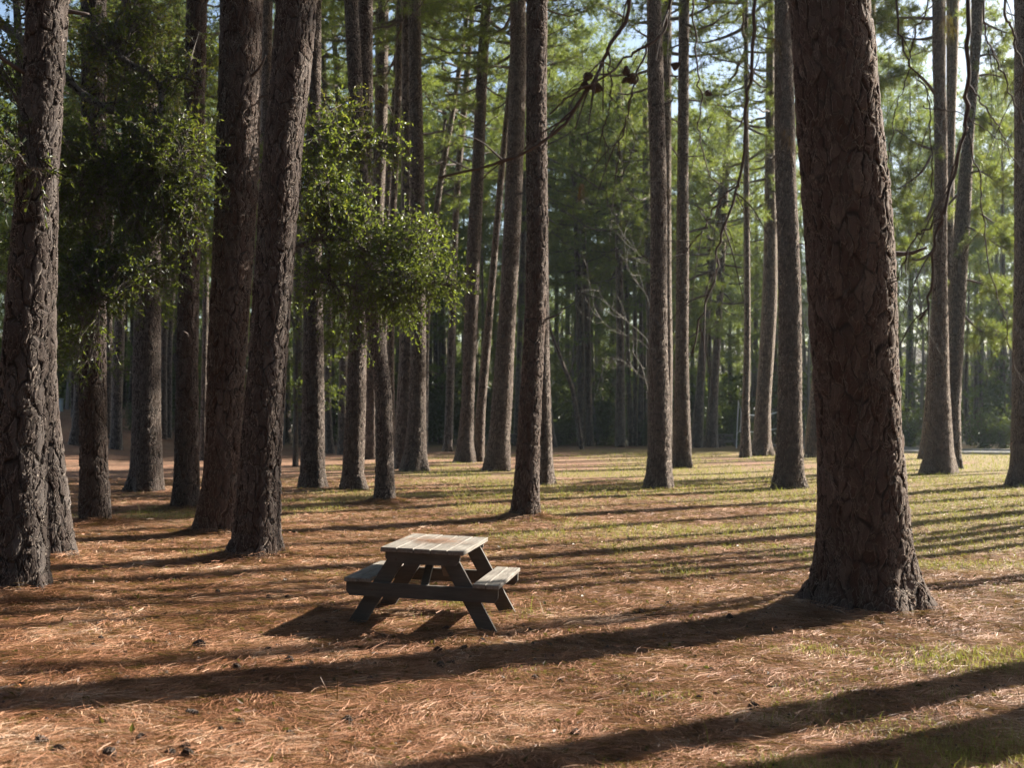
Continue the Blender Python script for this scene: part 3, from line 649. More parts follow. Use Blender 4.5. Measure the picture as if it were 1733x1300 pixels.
def spray_crown(blobs, limbs, org, seed, leaf=(.082, .032), per=11, mat=None):
    """blobs: (centre, radii, twigs); limbs: list of polylines. Twigs leave the nearest limb and carry leaves."""
    rg = np.random.default_rng(seed)
    LP = np.concatenate([smooth_path(l, 40) for l, r in limbs])
    tw = MB(); P = []; D = []; tint = []
    for c, rad, n_ in blobs:
        c = np.asarray(c); rad = np.asarray(rad)
        ncl = max(4, n_ // 9)
        cc = c + unit(rg.normal(size=(ncl, 3))) * rg.uniform(.1, 1.25, (ncl, 1)) ** .7 * rad
        mean_t = rg.normal(.42, .16, ncl) + .16 * np.clip(cc[:, 2] - 5.2, -1.5, 2)  # higher clumps tinted lighter, sunlight put into the leaf colour
        for j in range(ncl):
            near = LP[np.argmin(((LP - cc[j]) ** 2).sum(1))]
            bpath = smooth_path([near, (near + cc[j]) / 2 + rg.normal(0, .12, 3) + np.array([0, 0, .1]), cc[j]], 7)
            tw.tube(bpath, np.linspace(.016, .005, 7), 4, cap=False)
            outd = unit(cc[j] - near + 1e-3)
            for q in range(9):
                st = bpath[rg.integers(2, 7)]
                dv = unit(outd * .5 + rg.normal(size=3) * .75 + np.array([0, 0, -.1]))
                ln = rg.uniform(.25, .62)
                t = np.linspace(0, 1, 5)[:, None]
                pth = st + dv * ln * t + np.array([0, 0, -.22]) * ln * t ** 2
                tw.tube(pth[[0, 2, 4]], [.006, .004, .002], 3, cap=False)
                tl = rg.uniform(.15, 1, per)
                base = st + dv * (ln * tl)[:, None] + np.array([0, 0, -.22]) * (ln * tl ** 2)[:, None]
                dd = unit(dv * .55 + rg.normal(size=(per, 3)) * .65 + np.array([0, 0, -.15]))
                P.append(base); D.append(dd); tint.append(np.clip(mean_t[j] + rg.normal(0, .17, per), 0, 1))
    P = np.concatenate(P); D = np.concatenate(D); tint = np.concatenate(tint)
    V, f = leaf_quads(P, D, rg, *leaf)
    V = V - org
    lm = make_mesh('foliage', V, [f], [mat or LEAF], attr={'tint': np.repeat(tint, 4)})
    for k in range(len(tw.V)): tw.V[k] = tw.V[k] - org
    for l, r in limbs:
        tw.tube(smooth_path(l, 24) - org, np.linspace(r[0], r[1], 24) * (1 + .12 * np.sin(np.arange(24) * 1.3)), 8)
    return lm, tw.mesh('limbs', [BARK_OAK], True)

def make_oak(label, px, d, H, lean, limbs_px, blobs_px, seed, r=.14, leaf=(.082, .032), mat=None):
    x = (px - CX) * d / F
    org = np.array([x, d, float(gz(x, d))])
    root = empty('oak_tree', org); tag(root, label, 'tree', 'broadleaf oaks among the pines')
    tp = smooth_path([(0, 0, -.2), (.03, 0, H * .3), (lean * .4, .05, H * .65), (lean, .1, H)], 26)
    mb = MB(); mb.tube(tp, np.linspace(r, r * .3, 26) * (1 + .5 * np.exp(-np.linspace(0, 10, 26))), 12)
    obj('trunk', mb.mesh('trunk', [BARK_OAK], True), root)
    limbs = [(tp[4:] + org, (r * .6, r * .2))] + [([at(*p) for p in l], rr) for l, rr in limbs_px]
    blobs = [(at(*c), rad, n_) for c, rad, n_ in blobs_px]
    lm, tm = spray_crown(blobs, limbs, org, seed, leaf, 11, mat)
    obj('limbs', tm, root); obj('crown', lm, root)
    return root

# the oak whose spray hangs in the middle, trunk hidden behind the big leaning pine
make_oak('oak with a sunlit spray between the big leaning pine and the close pair of trunks', 428, 20.5, 7.5, .5,
  [([(440, 430, 20.5), (500, 418, 20.3), (545, 404, 20), (600, 412, 19.8), (650, 450, 19.6), (690, 478, 19.5)], (.055, .018)),
   ([(545, 404, 20), (557, 430, 19.9), (558, 480, 19.9), (590, 480, 19.8)], (.03, .01)),
   ([(440, 385, 20.5), (520, 372, 20.6), (560, 376, 20.6), (600, 366, 20.7), (640, 360, 20.8)], (.045, .012)),
   ([(435, 300, 20.6), (500, 250, 20.9), (560, 215, 21), (600, 190, 21)], (.05, .012)),
   ([(500, 250, 20.9), (580, 250, 20.6), (650, 250, 20.4)], (.03, .01)),
   ([(690, 478, 19.5), (740, 480, 19.4), (775, 490, 19.3)], (.02, .006)),
   ([(600, 366, 20.7), (680, 400, 20), (735, 430, 19.6)], (.025, .008))],
  [((548, 240, 19.4), (.55, .7, .60), 300), ((545, 310, 19.5), (.65, .8, .55), 280), ((590, 240, 20.6), (.55, .6, .5), 70), ((650, 250, 20.3), (.30, .4, .35), 60),
   ((570, 372, 20.3), (.75, .9, .45), 260), ((650, 410, 20), (.75, .9, .50), 300), ((690, 455, 19.6), (.65, .7, .50), 260), ((745, 475, 19.4), (.36, .4, .22), 90),
   ((570, 455, 20), (.65, .6, .4), 130), ((650, 510, 19.7), (.55, .5, .35), 170), ((690, 525, 19.6), (.35, .4, .25), 70), ((540, 500, 20), (.45, .5, .35), 90), ((600, 560, 19.8), (.28, .3, .22), 24), ((585, 180, 21), (.3, .3, .18), 20),
   ((730, 400, 19.8), (.28, .4, .3), 36)],
  41)
# big left oak, shade put into its leaf colour, trunk behind the left trunks
make_oak('oak with shade-toned leaves filling the upper left, trunk hidden behind the two left hand pines', 55, 18.5, 8.5, -.3,
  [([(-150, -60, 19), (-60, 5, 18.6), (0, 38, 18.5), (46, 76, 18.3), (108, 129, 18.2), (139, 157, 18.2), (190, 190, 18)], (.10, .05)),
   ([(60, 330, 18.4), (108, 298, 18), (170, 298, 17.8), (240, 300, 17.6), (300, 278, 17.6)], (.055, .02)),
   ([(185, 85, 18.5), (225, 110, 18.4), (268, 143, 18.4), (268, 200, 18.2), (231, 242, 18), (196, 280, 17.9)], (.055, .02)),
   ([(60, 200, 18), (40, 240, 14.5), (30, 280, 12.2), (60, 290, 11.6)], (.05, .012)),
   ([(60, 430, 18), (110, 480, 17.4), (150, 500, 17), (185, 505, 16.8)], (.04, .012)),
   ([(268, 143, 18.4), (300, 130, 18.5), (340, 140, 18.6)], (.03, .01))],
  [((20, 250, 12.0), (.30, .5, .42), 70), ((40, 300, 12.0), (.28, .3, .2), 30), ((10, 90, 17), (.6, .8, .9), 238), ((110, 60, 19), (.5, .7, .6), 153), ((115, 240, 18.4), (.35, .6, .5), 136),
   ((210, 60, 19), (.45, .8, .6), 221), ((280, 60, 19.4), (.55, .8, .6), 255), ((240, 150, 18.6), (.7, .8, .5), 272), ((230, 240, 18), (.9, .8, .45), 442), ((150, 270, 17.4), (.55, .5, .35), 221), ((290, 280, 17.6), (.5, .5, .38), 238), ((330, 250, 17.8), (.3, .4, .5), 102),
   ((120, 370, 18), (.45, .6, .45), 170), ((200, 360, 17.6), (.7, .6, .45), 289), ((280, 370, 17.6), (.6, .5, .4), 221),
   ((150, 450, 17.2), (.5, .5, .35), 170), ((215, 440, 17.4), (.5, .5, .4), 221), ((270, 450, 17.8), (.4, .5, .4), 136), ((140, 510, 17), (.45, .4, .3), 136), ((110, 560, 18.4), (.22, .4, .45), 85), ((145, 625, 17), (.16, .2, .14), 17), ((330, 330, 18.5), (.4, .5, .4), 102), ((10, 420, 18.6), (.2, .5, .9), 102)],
  42, r=.17, mat=LEAF_SHADED)
# a lit one further back
make_oak('yellow green oak further back, seen in the gaps between the left hand pines', 250, 33, 11, .4,
  [([(250, 300, 33), (210, 200, 33), (190, 120, 33), (200, 20, 33)], (.09, .02)), ([(250, 330, 33), (330, 240, 33), (350, 120, 33.5)], (.08, .02)),
   ([(250, 480, 33), (300, 430, 33), (345, 400, 33)], (.06, .02)), ([(250, 500, 33), (170, 470, 32.5), (105, 500, 32)], (.06, .02)), ([(250, 420, 33), (420, 300, 34), (460, 260, 34)], (.06, .02))],
  [((215, 60, 33), (1.3, 1.6, 1.3), 340), ((300, 60, 33.5), (1.2, 1.5, 1.4), 323), ((355, 120, 33.5), (.7, 1, 1.6), 187), ((120, 160, 33), (.9, 1.3, 1.6), 221), ((235, 200, 33), (1.5, 1.5, 1.0), 340), ((250, 330, 33), (1.6, 1.5, 1.0), 357), ((350, 410, 33), (.6, .9, 1.2), 187), ((290, 460, 33), (1.0, 1.0, .8), 221),
   ((115, 430, 32.5), (.7, 1, 1.2), 221), ((110, 560, 32), (.7, 1, 1.0), 255), ((115, 630, 32), (.5, .8, .35), 85), ((460, 280, 34), (.6, .9, 1.4), 187), ((290, 520, 33), (.5, .6, .4), 85)],
  43, r=.16, leaf=(.10, .042))
make_oak('pale green young oak far behind, leaves showing either side of the upright dark pine', 500, 44, 9, .2,
  [([(500, 560, 44), (480, 480, 44), (490, 380, 44)], (.06, .02)), ([(500, 600, 44), (570, 560, 44), (575, 480, 44)], (.05, .02))],
  [((495, 520, 44), (1.0, 1.3, 2.2), 170), ((570, 560, 44), (.9, 1.2, 1.6), 150), ((500, 640, 44), (.8, 1, .9), 70), ((568, 660, 44), (.6, 1, .9), 70), ((490, 400, 44), (.9, 1.2, 1.6), 110), ((575, 440, 44), (.8, 1, 1.4), 90)],
  44, r=.09, leaf=(.12, .06))

# ------------------------------------------------------------------ shrubs along the edge of the clearing
def shrub_mesh(seed, leaf=.13):
    rg = np.random.default_rng(seed); P = []; D = []; st = MB(); tint = []
    for b in range(16):
        az = rg.uniform(0, 6.28); rr = rg.uniform(.1, .75); hh = rg.uniform(.7, 1.9)
        tip = np.array([math.cos(az) * rr, math.sin(az) * rr, hh])
        pth = smooth_path([(0, 0, 0), tip * [.45, .45, .5], tip], 8); st.tube(pth, np.linspace(.02, .006, 8), 4, cap=False)
        n_ = 80; t = rg.uniform(.15, 1, n_)
        q = np.stack([np.interp(t * 7, np.arange(8), pth[:, k]) for k in range(3)], 1) + rg.normal(0, .2, (n_, 3)) * [1, 1, .8]
        P.append(q); D.append(unit(rg.normal(size=(n_, 3)) + [0, 0, -.2])); tint.append(np.clip(rg.normal(rg.uniform(.2, .7), .15, n_), 0, 1))
    P = np.concatenate(P); P[:, 2] = np.maximum(P[:, 2], .05)
    V, f = leaf_quads(P, np.concatenate(D), rg, leaf, leaf * .55)
    return make_mesh('foliage', V, [f], [SHRUB], attr={'tint': np.repeat(np.concatenate(tint), 4)}), st.mesh('stems', [BRANCH])
SH = [shrub_mesh(60 + i) for i in range(4)]
SHRUBS = [  # column, row of foot, scale, label
 (735, 748, .95, 'bright sunlit shrub between the close pair of trunks and the slender far pine'),
 (947, 757, .75, 'small bright green shrub beside the pale root flare right of the tall dark centre pine'),
 (1098, 757, .8, 'green shrub glimpsed left of the straight mid pine'),
 (1025, 756, 1.1, 'dark round shrub between the far twin pines and the forked hazy pine'),
 (960, 755, .9, 'dark shrub left of the far twin pines'),
 (1240, 757, .9, 'dull shrub behind the leaning end post of the volleyball net'),
 (1700, 762, 1.0, 'glossy shrub at the road edge left of the dark pine at the right edge'),
 (1665, 762, 1.2, 'round shrub beyond the road right of the bending pine'),
 (1540, 762, 1.3, 'leafy shrub beyond the road right of the biggest trunk'),
 (905, 753, .8, 'low shrub in the shade left of the tall dark centre pine'),
 (232, 745, .9, 'dark shrub behind the stout flared pine'),
 (310, 745, 1.0, 'shrub in deep shade left of the reddish brown pine'),
 (560, 752, .9, 'brownish thin shrub right of the upright dark pine'),
 (650, 752, 1.0, 'shrub dim behind the S-curved pine'),
 (805, 750, .9, 'grey green shrub behind the thin middle leaning pine')]
for i, (px, py, sc, lab) in enumerate(SHRUBS):
    x, d = ground_at(px, py)
    d = d + 3
    x = (px - CX) * d / F
    root = empty('shrub', (x, d, float(base_gz(x, d)))); tag(root, lab, 'shrub', 'shrubs at the edge of the clearing')
    s2 = sc * d / 66 * 1.1
    for nm, me in (('stems', SH[i % 4][1]), ('foliage', SH[i % 4][0])):
        o = obj(nm, me, root); o.scale = (s2 * 1.1, s2 * 1.1, s2); o.rotation_euler = (0, 0, i * 1.7)

# ------------------------------------------------------------------ the far-off wood behind the clearing, one mass
def far_wood(back=False):  # back builds an unseen wood, added to block skylight
    rg = np.random.default_rng(6 if back else 5)
    mb = MB()
    spots = []
    for k in range(130 if back else 225):
        if back:
            if k < 90: x, y = rg.uniform(-50, 45), rg.uniform(-38, -7)
            else: y = rg.uniform(-6, 45); x = -.5 * max(y, 0) - rg.uniform(9, 40)
        else:
            y = 74 + 66 * rg.random() ** 1.2; x = (((k * .6180339) % 1) * 1.12 - .56) * y
        if not back and k > 185: y = rg.uniform(76, 92); x = ((k * .6180339) % 1 * 1.04 - .52) * y
        low = rg.random() < .6 and (back or k <= 185)
        spots.append((x, y, rg.uniform(2.0, 6.5) if low else rg.uniform(8, 14), rg.uniform(.75, 1.05) if low else rg.uniform(.9, 1.15)))
    if not back:
        for px, d, cb, sc in ((985, 80, 14, 1.25), (1018, 88, 17, 1.2), (960, 95, 20, 1.2), (1540, 84, 13, 1.2), (1500, 90, 16, 1.2), (1690, 86, 12, 1.1), (1600, 92, 9, 1.1), (1660, 80, 7, 1.0)):
            spots.append(((px - CX) * d / F, d, cb, sc))
    for k, (x, y, cb, sc) in enumerate(spots):
        v = CROWNS[k % 4]; V, f, tint = v[2]
        if not back and k < 220 and x > .24 * y and rg.random() < .3: continue
        keep = rg.random(len(f)) < (.28 if back else .42)
        f2 = f[keep]; th = rg.uniform(0, 6.28); R_ = np.array([[math.cos(th), -math.sin(th), 0], [math.sin(th), math.cos(th), 0], [0, 0, 1]])
        ids = f2.ravel(); W_ = V[ids].reshape(-1, 3, 3)
        m_ = W_[:, :2].mean(1, keepdims=True)
        W_ = m_ + (W_ - m_) * (2.2 if back else 1.6)
        z = float(base_gz(x, y))
        W_ = W_.reshape(-1, 3) @ R_.T * sc + [x, y, z + cb]
        mb.add(W_, [np.arange(len(W_)).reshape(-1, 3)], np.clip(tint[ids] + rg.normal(-.05, .1), 0, 1), 0)
        mb.tube([(x, y, z - .3), (x + rg.normal(0, .2), y, z + cb), (x, y, z + cb + 11 * sc)], [rg.uniform(.16, .3), .16, .03], 7, mat=1)
    # bare grey trees, more of them at the right
    for k in range(0 if back else 130):
        y = rg.uniform(72, 115); x = (rg.uniform(.2, .56) if k % 2 else rg.uniform(-.55, .56)) * y
        z = float(base_gz(x, y)); H = rg.uniform(9, 15)
        tp = smooth_path([(x, y, z - .3), (x + rg.normal(0, .3), y, z + H * .5), (x + rg.normal(0, .7), y, z + H)], 9)
        mb.tube(tp, np.linspace(.13, .02, 9), 5, mat=2)
        for b in range(26):
            p = tp[rg.integers(2, 9)]; az = rg.uniform(0, 6.28); L = rg.uniform(1, 3.2)
            dv = unit(np.array([math.cos(az), math.sin(az), rg.uniform(.5, 1.6)]))
            q = smooth_path([p, p + dv * L * .5 + rg.normal(0, .12, 3), p + dv * L + rg.normal(0, .2, 3)], 5)
            mb.tube(q, np.linspace(.035, .010, 5), 3, cap=False, mat=2)
            for c_ in range(4):
                p2 = q[rg.integers(1, 5)]; d2 = unit(dv + rg.normal(0, .6, 3))
                mb.tube([p2, p2 + d2 * rg.uniform(.4, 1.2)], [.014, .006], 3, cap=False, mat=2)
    # undergrowth
    for k in range(150 if back else 420):
        y = rg.uniform(74, 125); x = rg.uniform(-.56, .56) * y
        if back:
            if k < 100: x, y = rg.uniform(-60, 50), rg.uniform(-45, -9)
            else: y = rg.uniform(-9, 45); x = -.5 * max(y, 0) - rg.uniform(11, 40)
        me_ = SH[k % 4][0]
        n_ = 520; hh = rg.uniform(1.6, 5.6); ww = rg.uniform(1.0, 2.0)
        P = rg.normal(0, .55, (n_, 3)) * [ww, ww, 0] + np.c_[np.zeros((n_, 2)), rg.uniform(.05, 1, n_) ** .8 * hh]
        P = P * np.c_[np.ones((n_, 2)) * (1.1 - .55 * (P[:, 2:] / hh)), np.ones(n_)]
        P += [x, y, float(base_gz(x, y))]
        Vq, fq = leaf_quads(P, unit(rg.normal(size=(n_, 3))), rg, .34, .2)
        mb.add(Vq, [fq], np.repeat(np.clip(rg.normal(rg.uniform(.2, .65), .15, n_), 0, 1), 4), 3)
    return mb.mesh('woods', [BACK_SHADE if back else NEEDLE, BARK_FAR, BARE, BACK_SHADE if back else SHRUB])
surround = obj('woods', far_wood(True)); tag(surround, 'unseen dense wood added behind and left of the camera to block skylight', 'woods', kind='stuff')
woods = obj('woods', far_wood()); tag(woods, 'hazy far-off wood of pines, bare trees and undergrowth closing the clearing', 'woods', kind='stuff')

# ------------------------------------------------------------------ picnic table
def wood_material():
    m, t = new_mat('weathered planks'); n = N(t)
    tc = n('TexCoord'); at_ = n('Attribute', attribute_name='tint')
    off = n('CombineXYZ', ins={0: n.math('MULTIPLY', at_.outputs['Fac'], 17.0), 1: n.math('MULTIPLY', at_.outputs['Fac'], 31.0), 2: 0.0}).outputs[0]
    P = n('VectorMath', operation='ADD', ins={0: tc.outputs['Object'], 1: off}).outputs[0]
    g = n('TexNoise', ins={'Vector': n('Mapping', ins={'Vector': P, 'Scale': (28, 2.0, 28)}).outputs[0], 'Scale': 1.6, 'Detail': 6.0, 'Roughness': .65, 'Distortion': .6}).outputs['Fac']
    b = n('TexNoise', ins={'Vector': P, 'Scale': 4.0, 'Detail': 5.0}).outputs['Fac']
    c = n.ramp(n.math('ADD', n.math('MULTIPLY', g, .7), n.math('MULTIPLY', b, .35)), [(.32, (.075, .062, .049)), (.5, (.155, .135, .112)), (.66, (.25, .225, .19)), (.8, (.34, .31, .27))])
    bs = n('BsdfPrincipled', ins={'Base Color': c, 'Roughness': .78}); bs.inputs['Specular IOR Level'].default_value = .3
    bp = n('Bump', ins={'Height': g, 'Strength': .5, 'Distance': .006}); t.links.new(bp.outputs[0], bs.inputs['Normal'])
    out = n('OutputMaterial'); t.links.new(bs.outputs[0], out.inputs[0])
    return m
def wood_beam_material():
    m, t = new_mat('dark treated timber'); n = N(t)
    tc = n('TexCoord')
    g = n('TexNoise', ins={'Vector': n('Mapping', ins={'Vector': tc.outputs['Object'], 'Scale': (3, 30, 30)}).outputs[0], 'Scale': 1.5, 'Detail': 6.0, 'Roughness': .65}).outputs['Fac']
    b = n('TexNoise', ins={'Vector': tc.outputs['Object'], 'Scale': 5.0, 'Detail': 5.0}).outputs['Fac']
    c = n.ramp(n.math('ADD', n.math('MULTIPLY', g, .6), n.math('MULTIPLY', b, .4)), [(.33, (.040, .034, .027)), (.55, (.078, .067, .054)), (.75, (.13, .115, .095))])
    bs = n('BsdfPrincipled', ins={'Base Color': c, 'Roughness': .85})
    bp = n('Bump', ins={'Height': g, 'Strength': .4, 'Distance': .005}); t.links.new(bp.outputs[0], bs.inputs['Normal'])
    out = n('OutputMaterial'); t.links.new(bs.outputs[0], out.inputs[0])
    return m
PLANK = wood_material(); BEAM = wood_beam_material()

def table_parts(root, L=1.28, W=.80, Wb=1.485, bw=.255, hs=.452):
    rg = np.random.default_rng(8)
    H = .75; th = .042
    mb = MB(); n_ = 5; pw = W / n_
    for k in range(n_):
        x = -W / 2 + pw * (k + .5); dl = rg.uniform(-.012, .012)
        V, fl = bevel_box((pw - .008, L + dl, th), .005)
        mb.add(V + [x, dl, H - th / 2 + rg.uniform(-.002, .002)], fl, rg.random())
    obj('tabletop', mb.mesh('tabletop', [PLANK]), root)
    for sx in (-1, 1):
        mb = MB()
        for k in (0, 1):
            V, fl = bevel_box((bw / 2 - .005, L, .04), .006)
            mb.add(V + [sx * (Wb / 2 - bw / 2) + (k - .5) * bw / 2, rg.uniform(-.008, .008), hs - .02], fl, rg.random())
        obj('seat', mb.mesh('seat', [PLANK]), root)
    Lf = 1.10; tx = .34; fx = .70
    for sy in (-1, 1):
        y = sy * Lf / 2
        # board under the top, its ends cut at a slant, outside the legs
        yo = y + sy * .043
        zt, zb = H - th, H - th - .105
        prof = [(-.355, zt), (.355, zt), (.355, zb + .05), (.315, zb), (-.315, zb), (-.355, zb + .05)]
        obj('top_cleat', prism(prof, yo - .019, yo + .019), root)
        zt, zb = hs - .042, hs - .042 - .13
        prof = [(-.725, zt), (.725, zt), (.725, zb + .045), (.69, zb), (-.69, zb), (-.725, zb + .045)]
        obj('seat_beam', prism(prof, yo - .019, yo + .019), root)
        for sx in (-1, 1):
            hw = .078
            prof = [(sx * tx - hw * 1.15, H - th - .002), (sx * tx + hw * 1.15, H - th - .002), (sx * fx + hw * 1.15, -.03), (sx * fx - hw * 1.15, -.03)]
            tq = [(sx * (.22) - .085, H - th - .002), (sx * .22 + .085, H - th - .002), (sx * .655 + .085, -.03), (sx * .655 - .085, -.03)]
            obj('leg', prism(tq if sx > 0 else tq[::-1], y - .02, y + .02), root)
        # slanting brace from the seat beam up to the middle of the top
        mb = MB(); a_ = np.array([0, y - sy * .03, hs - .10]); b_ = np.array([0, sy * .14, H - th - .01])
        dv = b_ - a_; ln = np.linalg.norm(dv); dv /= ln; sx_ = np.array([1, 0, 0]); up = np.cross(sx_, dv)
        V, fl = bevel_box((.075, ln, .036), .004); V = V @ np.stack([sx_, dv, up]) + (a_ + b_) / 2
        mb.add(V, fl); obj('brace', mb.mesh('brace', [BEAM]), root)
    # bolt heads on the frame
    for sy in (-1, 1):
        mb = MB()
        for sx, z in ((-.47, .345), (.47, .345), (-.25, .64), (.25, .64)):
            yb = sy * (Lf / 2 + .062)
            mb.tube([(sx, yb - sy * .001, z), (sx, yb + sy * .006, z)], [.012, .011], 8)
        obj('bolts', mb.mesh('bolts', [simple_mat('rusty bolt', (.09, .06, .05), .6, 30, metal=.6)]), root)

def prism(prof, y0, y1):
    n_ = len(prof); P = np.array(prof, float)
    V = np.concatenate([np.c_[P[:, 0], np.full(n_, y0), P[:, 1]], np.c_[P[:, 0], np.full(n_, y1), P[:, 1]]])
    i = np.arange(n_); j = (i + 1) % n_
    side = np.stack([i, i + n_, j + n_, j], 1)
    me = make_mesh('board', V, [side, i[None, :], (i[::-1] + n_)[None, :]], [BEAM])
    return me

TX, TY, TYAW = -.76, 11.62, -.160
table = empty('picnic_table', (TX, TY, float(gz(TX, TY)) + .005))
tag(table, 'weathered wooden picnic table with attached benches, alone in the straw in the foreground', 'picnic table')
table_parts(table)
table.rotation_euler = (0, math.radians(1.8), TYAW)

def copy_tree(o, parent=None):
    c = o.copy(); C.objects.link(c); c.parent = parent
    for ch in [k for k in bpy.data.objects if k.parent == o]: copy_tree(ch, c)
    return c
FT = [(1226, 757, .5, 'far picnic table in the haze left of the volleyball net'), (873, 756, -.7, 'dark far picnic table half hidden left of the tall dark centre pine')]
for px, py, rz, lab in FT:
    x, d = ground_at(px, py)
    o = copy_tree(table); o.location = (x, d + .8, float(base_gz(x, d + .8))); o.rotation_euler = (0, 0, rz); o['label'] = lab

# ------------------------------------------------------------------ volleyball net between the far pines
WHITE = simple_mat('white webbing', (.75, .75, .72), .7, 20)
NET = simple_mat('dark net cord', (.12, .12, .12), .8, 20)
x0, d0 = ground_at(1246, 759); x1, d1 = x0 + 4.6, d0 + 7.5
net = empty('volleyball_net', (x0, d0, float(base_gz(x0, d0)))); tag(net, 'white edged volleyball net on thin posts strung behind the far pines', 'net')
e1 = np.array([x1 - x0, d1 - d0, 0.0])
mb = MB(); mb.tube([(0, 0, -.1), (.06, 0, 1.3), (.14, .05, 2.75)], [.024, .022, .02], 8); obj('post', mb.mesh('post', [WHITE]), net)
mb = MB(); mb.tube([e1 + [0, 0, -.1], e1 + [0, 0, 2.75]], [.024, .022], 8); obj('post', mb.mesh('post', [WHITE]), net)
A0, A1 = np.array([.30, .1, 2.05]), e1 + [0, 0, 2.35]
B0, B1 = np.array([.22, .1, .98]), e1 + [0, 0, 1.25]
def sag(p, q, s, n_=16):
    t = np.linspace(0, 1, n_)[:, None]; return p + (q - p) * t - np.array([0, 0, 1]) * s * 4 * t * (1 - t)
top_, bot_ = sag(A0, A1, .30), sag(B0, B1, .18)
def tape(P, wd):
    Vt = np.stack([P + [0, 0, wd / 2], P + [0, 0, -wd / 2], P + [.0, .02, -wd / 2], P + [0, .02, wd / 2]], 1).reshape(-1, 3)
    return Vt, [grid_faces(len(P), 4, True)]
mb = MB(); mb.add(*tape(top_, .07)); obj('top_tape', mb.mesh('top_tape', [WHITE]), net)
mb = MB(); mb.add(*tape(bot_, .05)); obj('bottom_tape', mb.mesh('bottom_tape', [WHITE]), net)
mb = MB(); mb.tube(smooth_path([A0, (A0 + B0) / 2 + [.03, 0, 0], B0], 8), .018, 5)
for p, q in ((A0, (.14, .05, 2.7)), (B0, (.03, .02, .85)), ((.03, .02, .85), (-.05, -.3, .1))): mb.tube([p, q], .012, 4)
obj('side_rope', mb.mesh('side_rope', [WHITE]), net)
mb = MB()
for t in np.linspace(0, 1, 60):
    k = t * 15; a_ = np.array([np.interp(k, np.arange(16), top_[:, q]) for q in range(3)]); b_ = np.array([np.interp(k, np.arange(16), bot_[:, q]) for q in range(3)])
    mb.tube([a_, b_], .004, 3, cap=False)
for s in np.linspace(.1, .9, 8): mb.tube(top_ * (1 - s) + bot_ * s, .004, 3, cap=False)
obj('mesh_panel', mb.mesh('mesh_panel', [NET]), net)

# a pale post far behind the left trunks
x, d = ground_at(101, 697)
o = empty('marker_post', (x, d, float(base_gz(x, d)))); tag(o, 'small pale square marker post far behind the left hand trunks', 'post')
PALE = simple_mat('pale painted timber', (.30, .36, .38), .8, 10)
mb = MB(); mb.box((0, 0, .35), (.32, .32, .7), bev=.02); obj('post', mb.mesh('post', [PALE]), o)
mb = MB(); mb.box((0, 0, .74), (.40, .40, .06), bev=.02); obj('cap', mb.mesh('cap', [PALE]), o)

# ------------------------------------------------------------------ pale bare sapling leaning out from behind the straight mid pine, and a dead leaning trunk
def twig_tree(paths, seed, nsub, L, r):
    rg = np.random.default_rng(seed); mb = MB()
    for P, r0 in paths:
        P = smooth_path(P, 20); mb.tube(P, np.linspace(r0, r0 * .25, 20), 6)
        for k in range(nsub):
            i = rg.integers(5, 20); dv = unit(P[i] - P[i - 2]); d2 = unit(dv + rg.normal(0, .55, 3) * [1, .6, 1]); l = L * rg.uniform(.4, 1.1)
            q = smooth_path([P[i], P[i] + d2 * l * .5 + rg.normal(0, .08, 3) * l, P[i] + d2 * l + np.array([0, 0, rg.uniform(-.3, .2)]) * l], 7)
            mb.tube(q, np.linspace(r, r * .3, 7), 4, cap=False)
            for m in range(3):
                p2 = q[rg.integers(2, 7)]; d3 = unit(d2 + rg.normal(0, .6, 3)); mb.tube([p2, p2 + d3 * l * rg.uniform(.2, .5)], [r * .5, r * .2], 3, cap=False)
    return mb
D_ = 38.0
x, d = ground_at(1112, 770)
root = empty('bare_sapling', (x, D_, float(base_gz(x, D_)))); tag(root, 'pale bare sapling with twisting leafless twigs, left of the straight mid pine', 'sapling')
org = np.array(root.location)
mb = twig_tree([([at(1112, 760, D_), at(1108, 700, D_), at(1095, 655, D_), at(1086, 620, D_), at(1073, 600, D_), at(1072, 585, D_), at(1085, 578, D_), at(1094, 574, D_)], .016),
                ([at(1108, 690, D_), at(1100, 590, D_), at(1080, 560, D_), at(1050, 535, D_), at(1020, 505, D_), at(1010, 480, D_)], .014),
                ([at(1106, 650, D_), at(1085, 638, D_), at(1060, 615, D_), at(1040, 602, D_), at(1035, 612, D_)], .011),
                ([at(1105, 560, D_), at(1096, 505, D_), at(1075, 475, D_), at(1062, 450, D_), at(1056, 400, D_)], .011),
                ([at(1106, 600, D_), at(1080, 575, D_), at(1040, 560, D_), at(1010, 530, D_), at(1000, 490, D_)], .010),
                ([at(1104, 450, D_), at(1090, 440, D_), at(1068, 420, D_)], .008)], 3, 10, 1.1, .006)
for k in range(len(mb.V)): mb.V[k] = mb.V[k] - org
obj('stems', mb.mesh('stems', [TWIG_PALE]), root)
D_ = 66.0
x, d = ground_at(985, 752)
root = empty('dead_tree', (x, D_, float(base_gz(x, D_)))); tag(root, 'thin dead trunk leaning left before the undergrowth, left of the far twin pines', 'tree')
org = np.array(root.location)
mb = MB(); mb.tube(smooth_path([at(985, 762, D_), at(970, 665, D_), at(952, 615, D_), at(932, 560, D_), at(925, 520, D_)], 16) - org, np.linspace(.16, .07, 16), 8); obj('trunk', mb.mesh('trunk', [BARK_FAR]), root)
mb = MB()
for q in ([(952, 615), (945, 580), (950, 560)], [(962, 640), (975, 600), (980, 580)], [(940, 582), (925, 570), (915, 572)]):
    mb.tube(smooth_path([at(*p, D_) for p in q], 6) - org, np.linspace(.05, .02, 6), 5)
obj('branches', mb.mesh('branches', [BARK_FAR]), root)

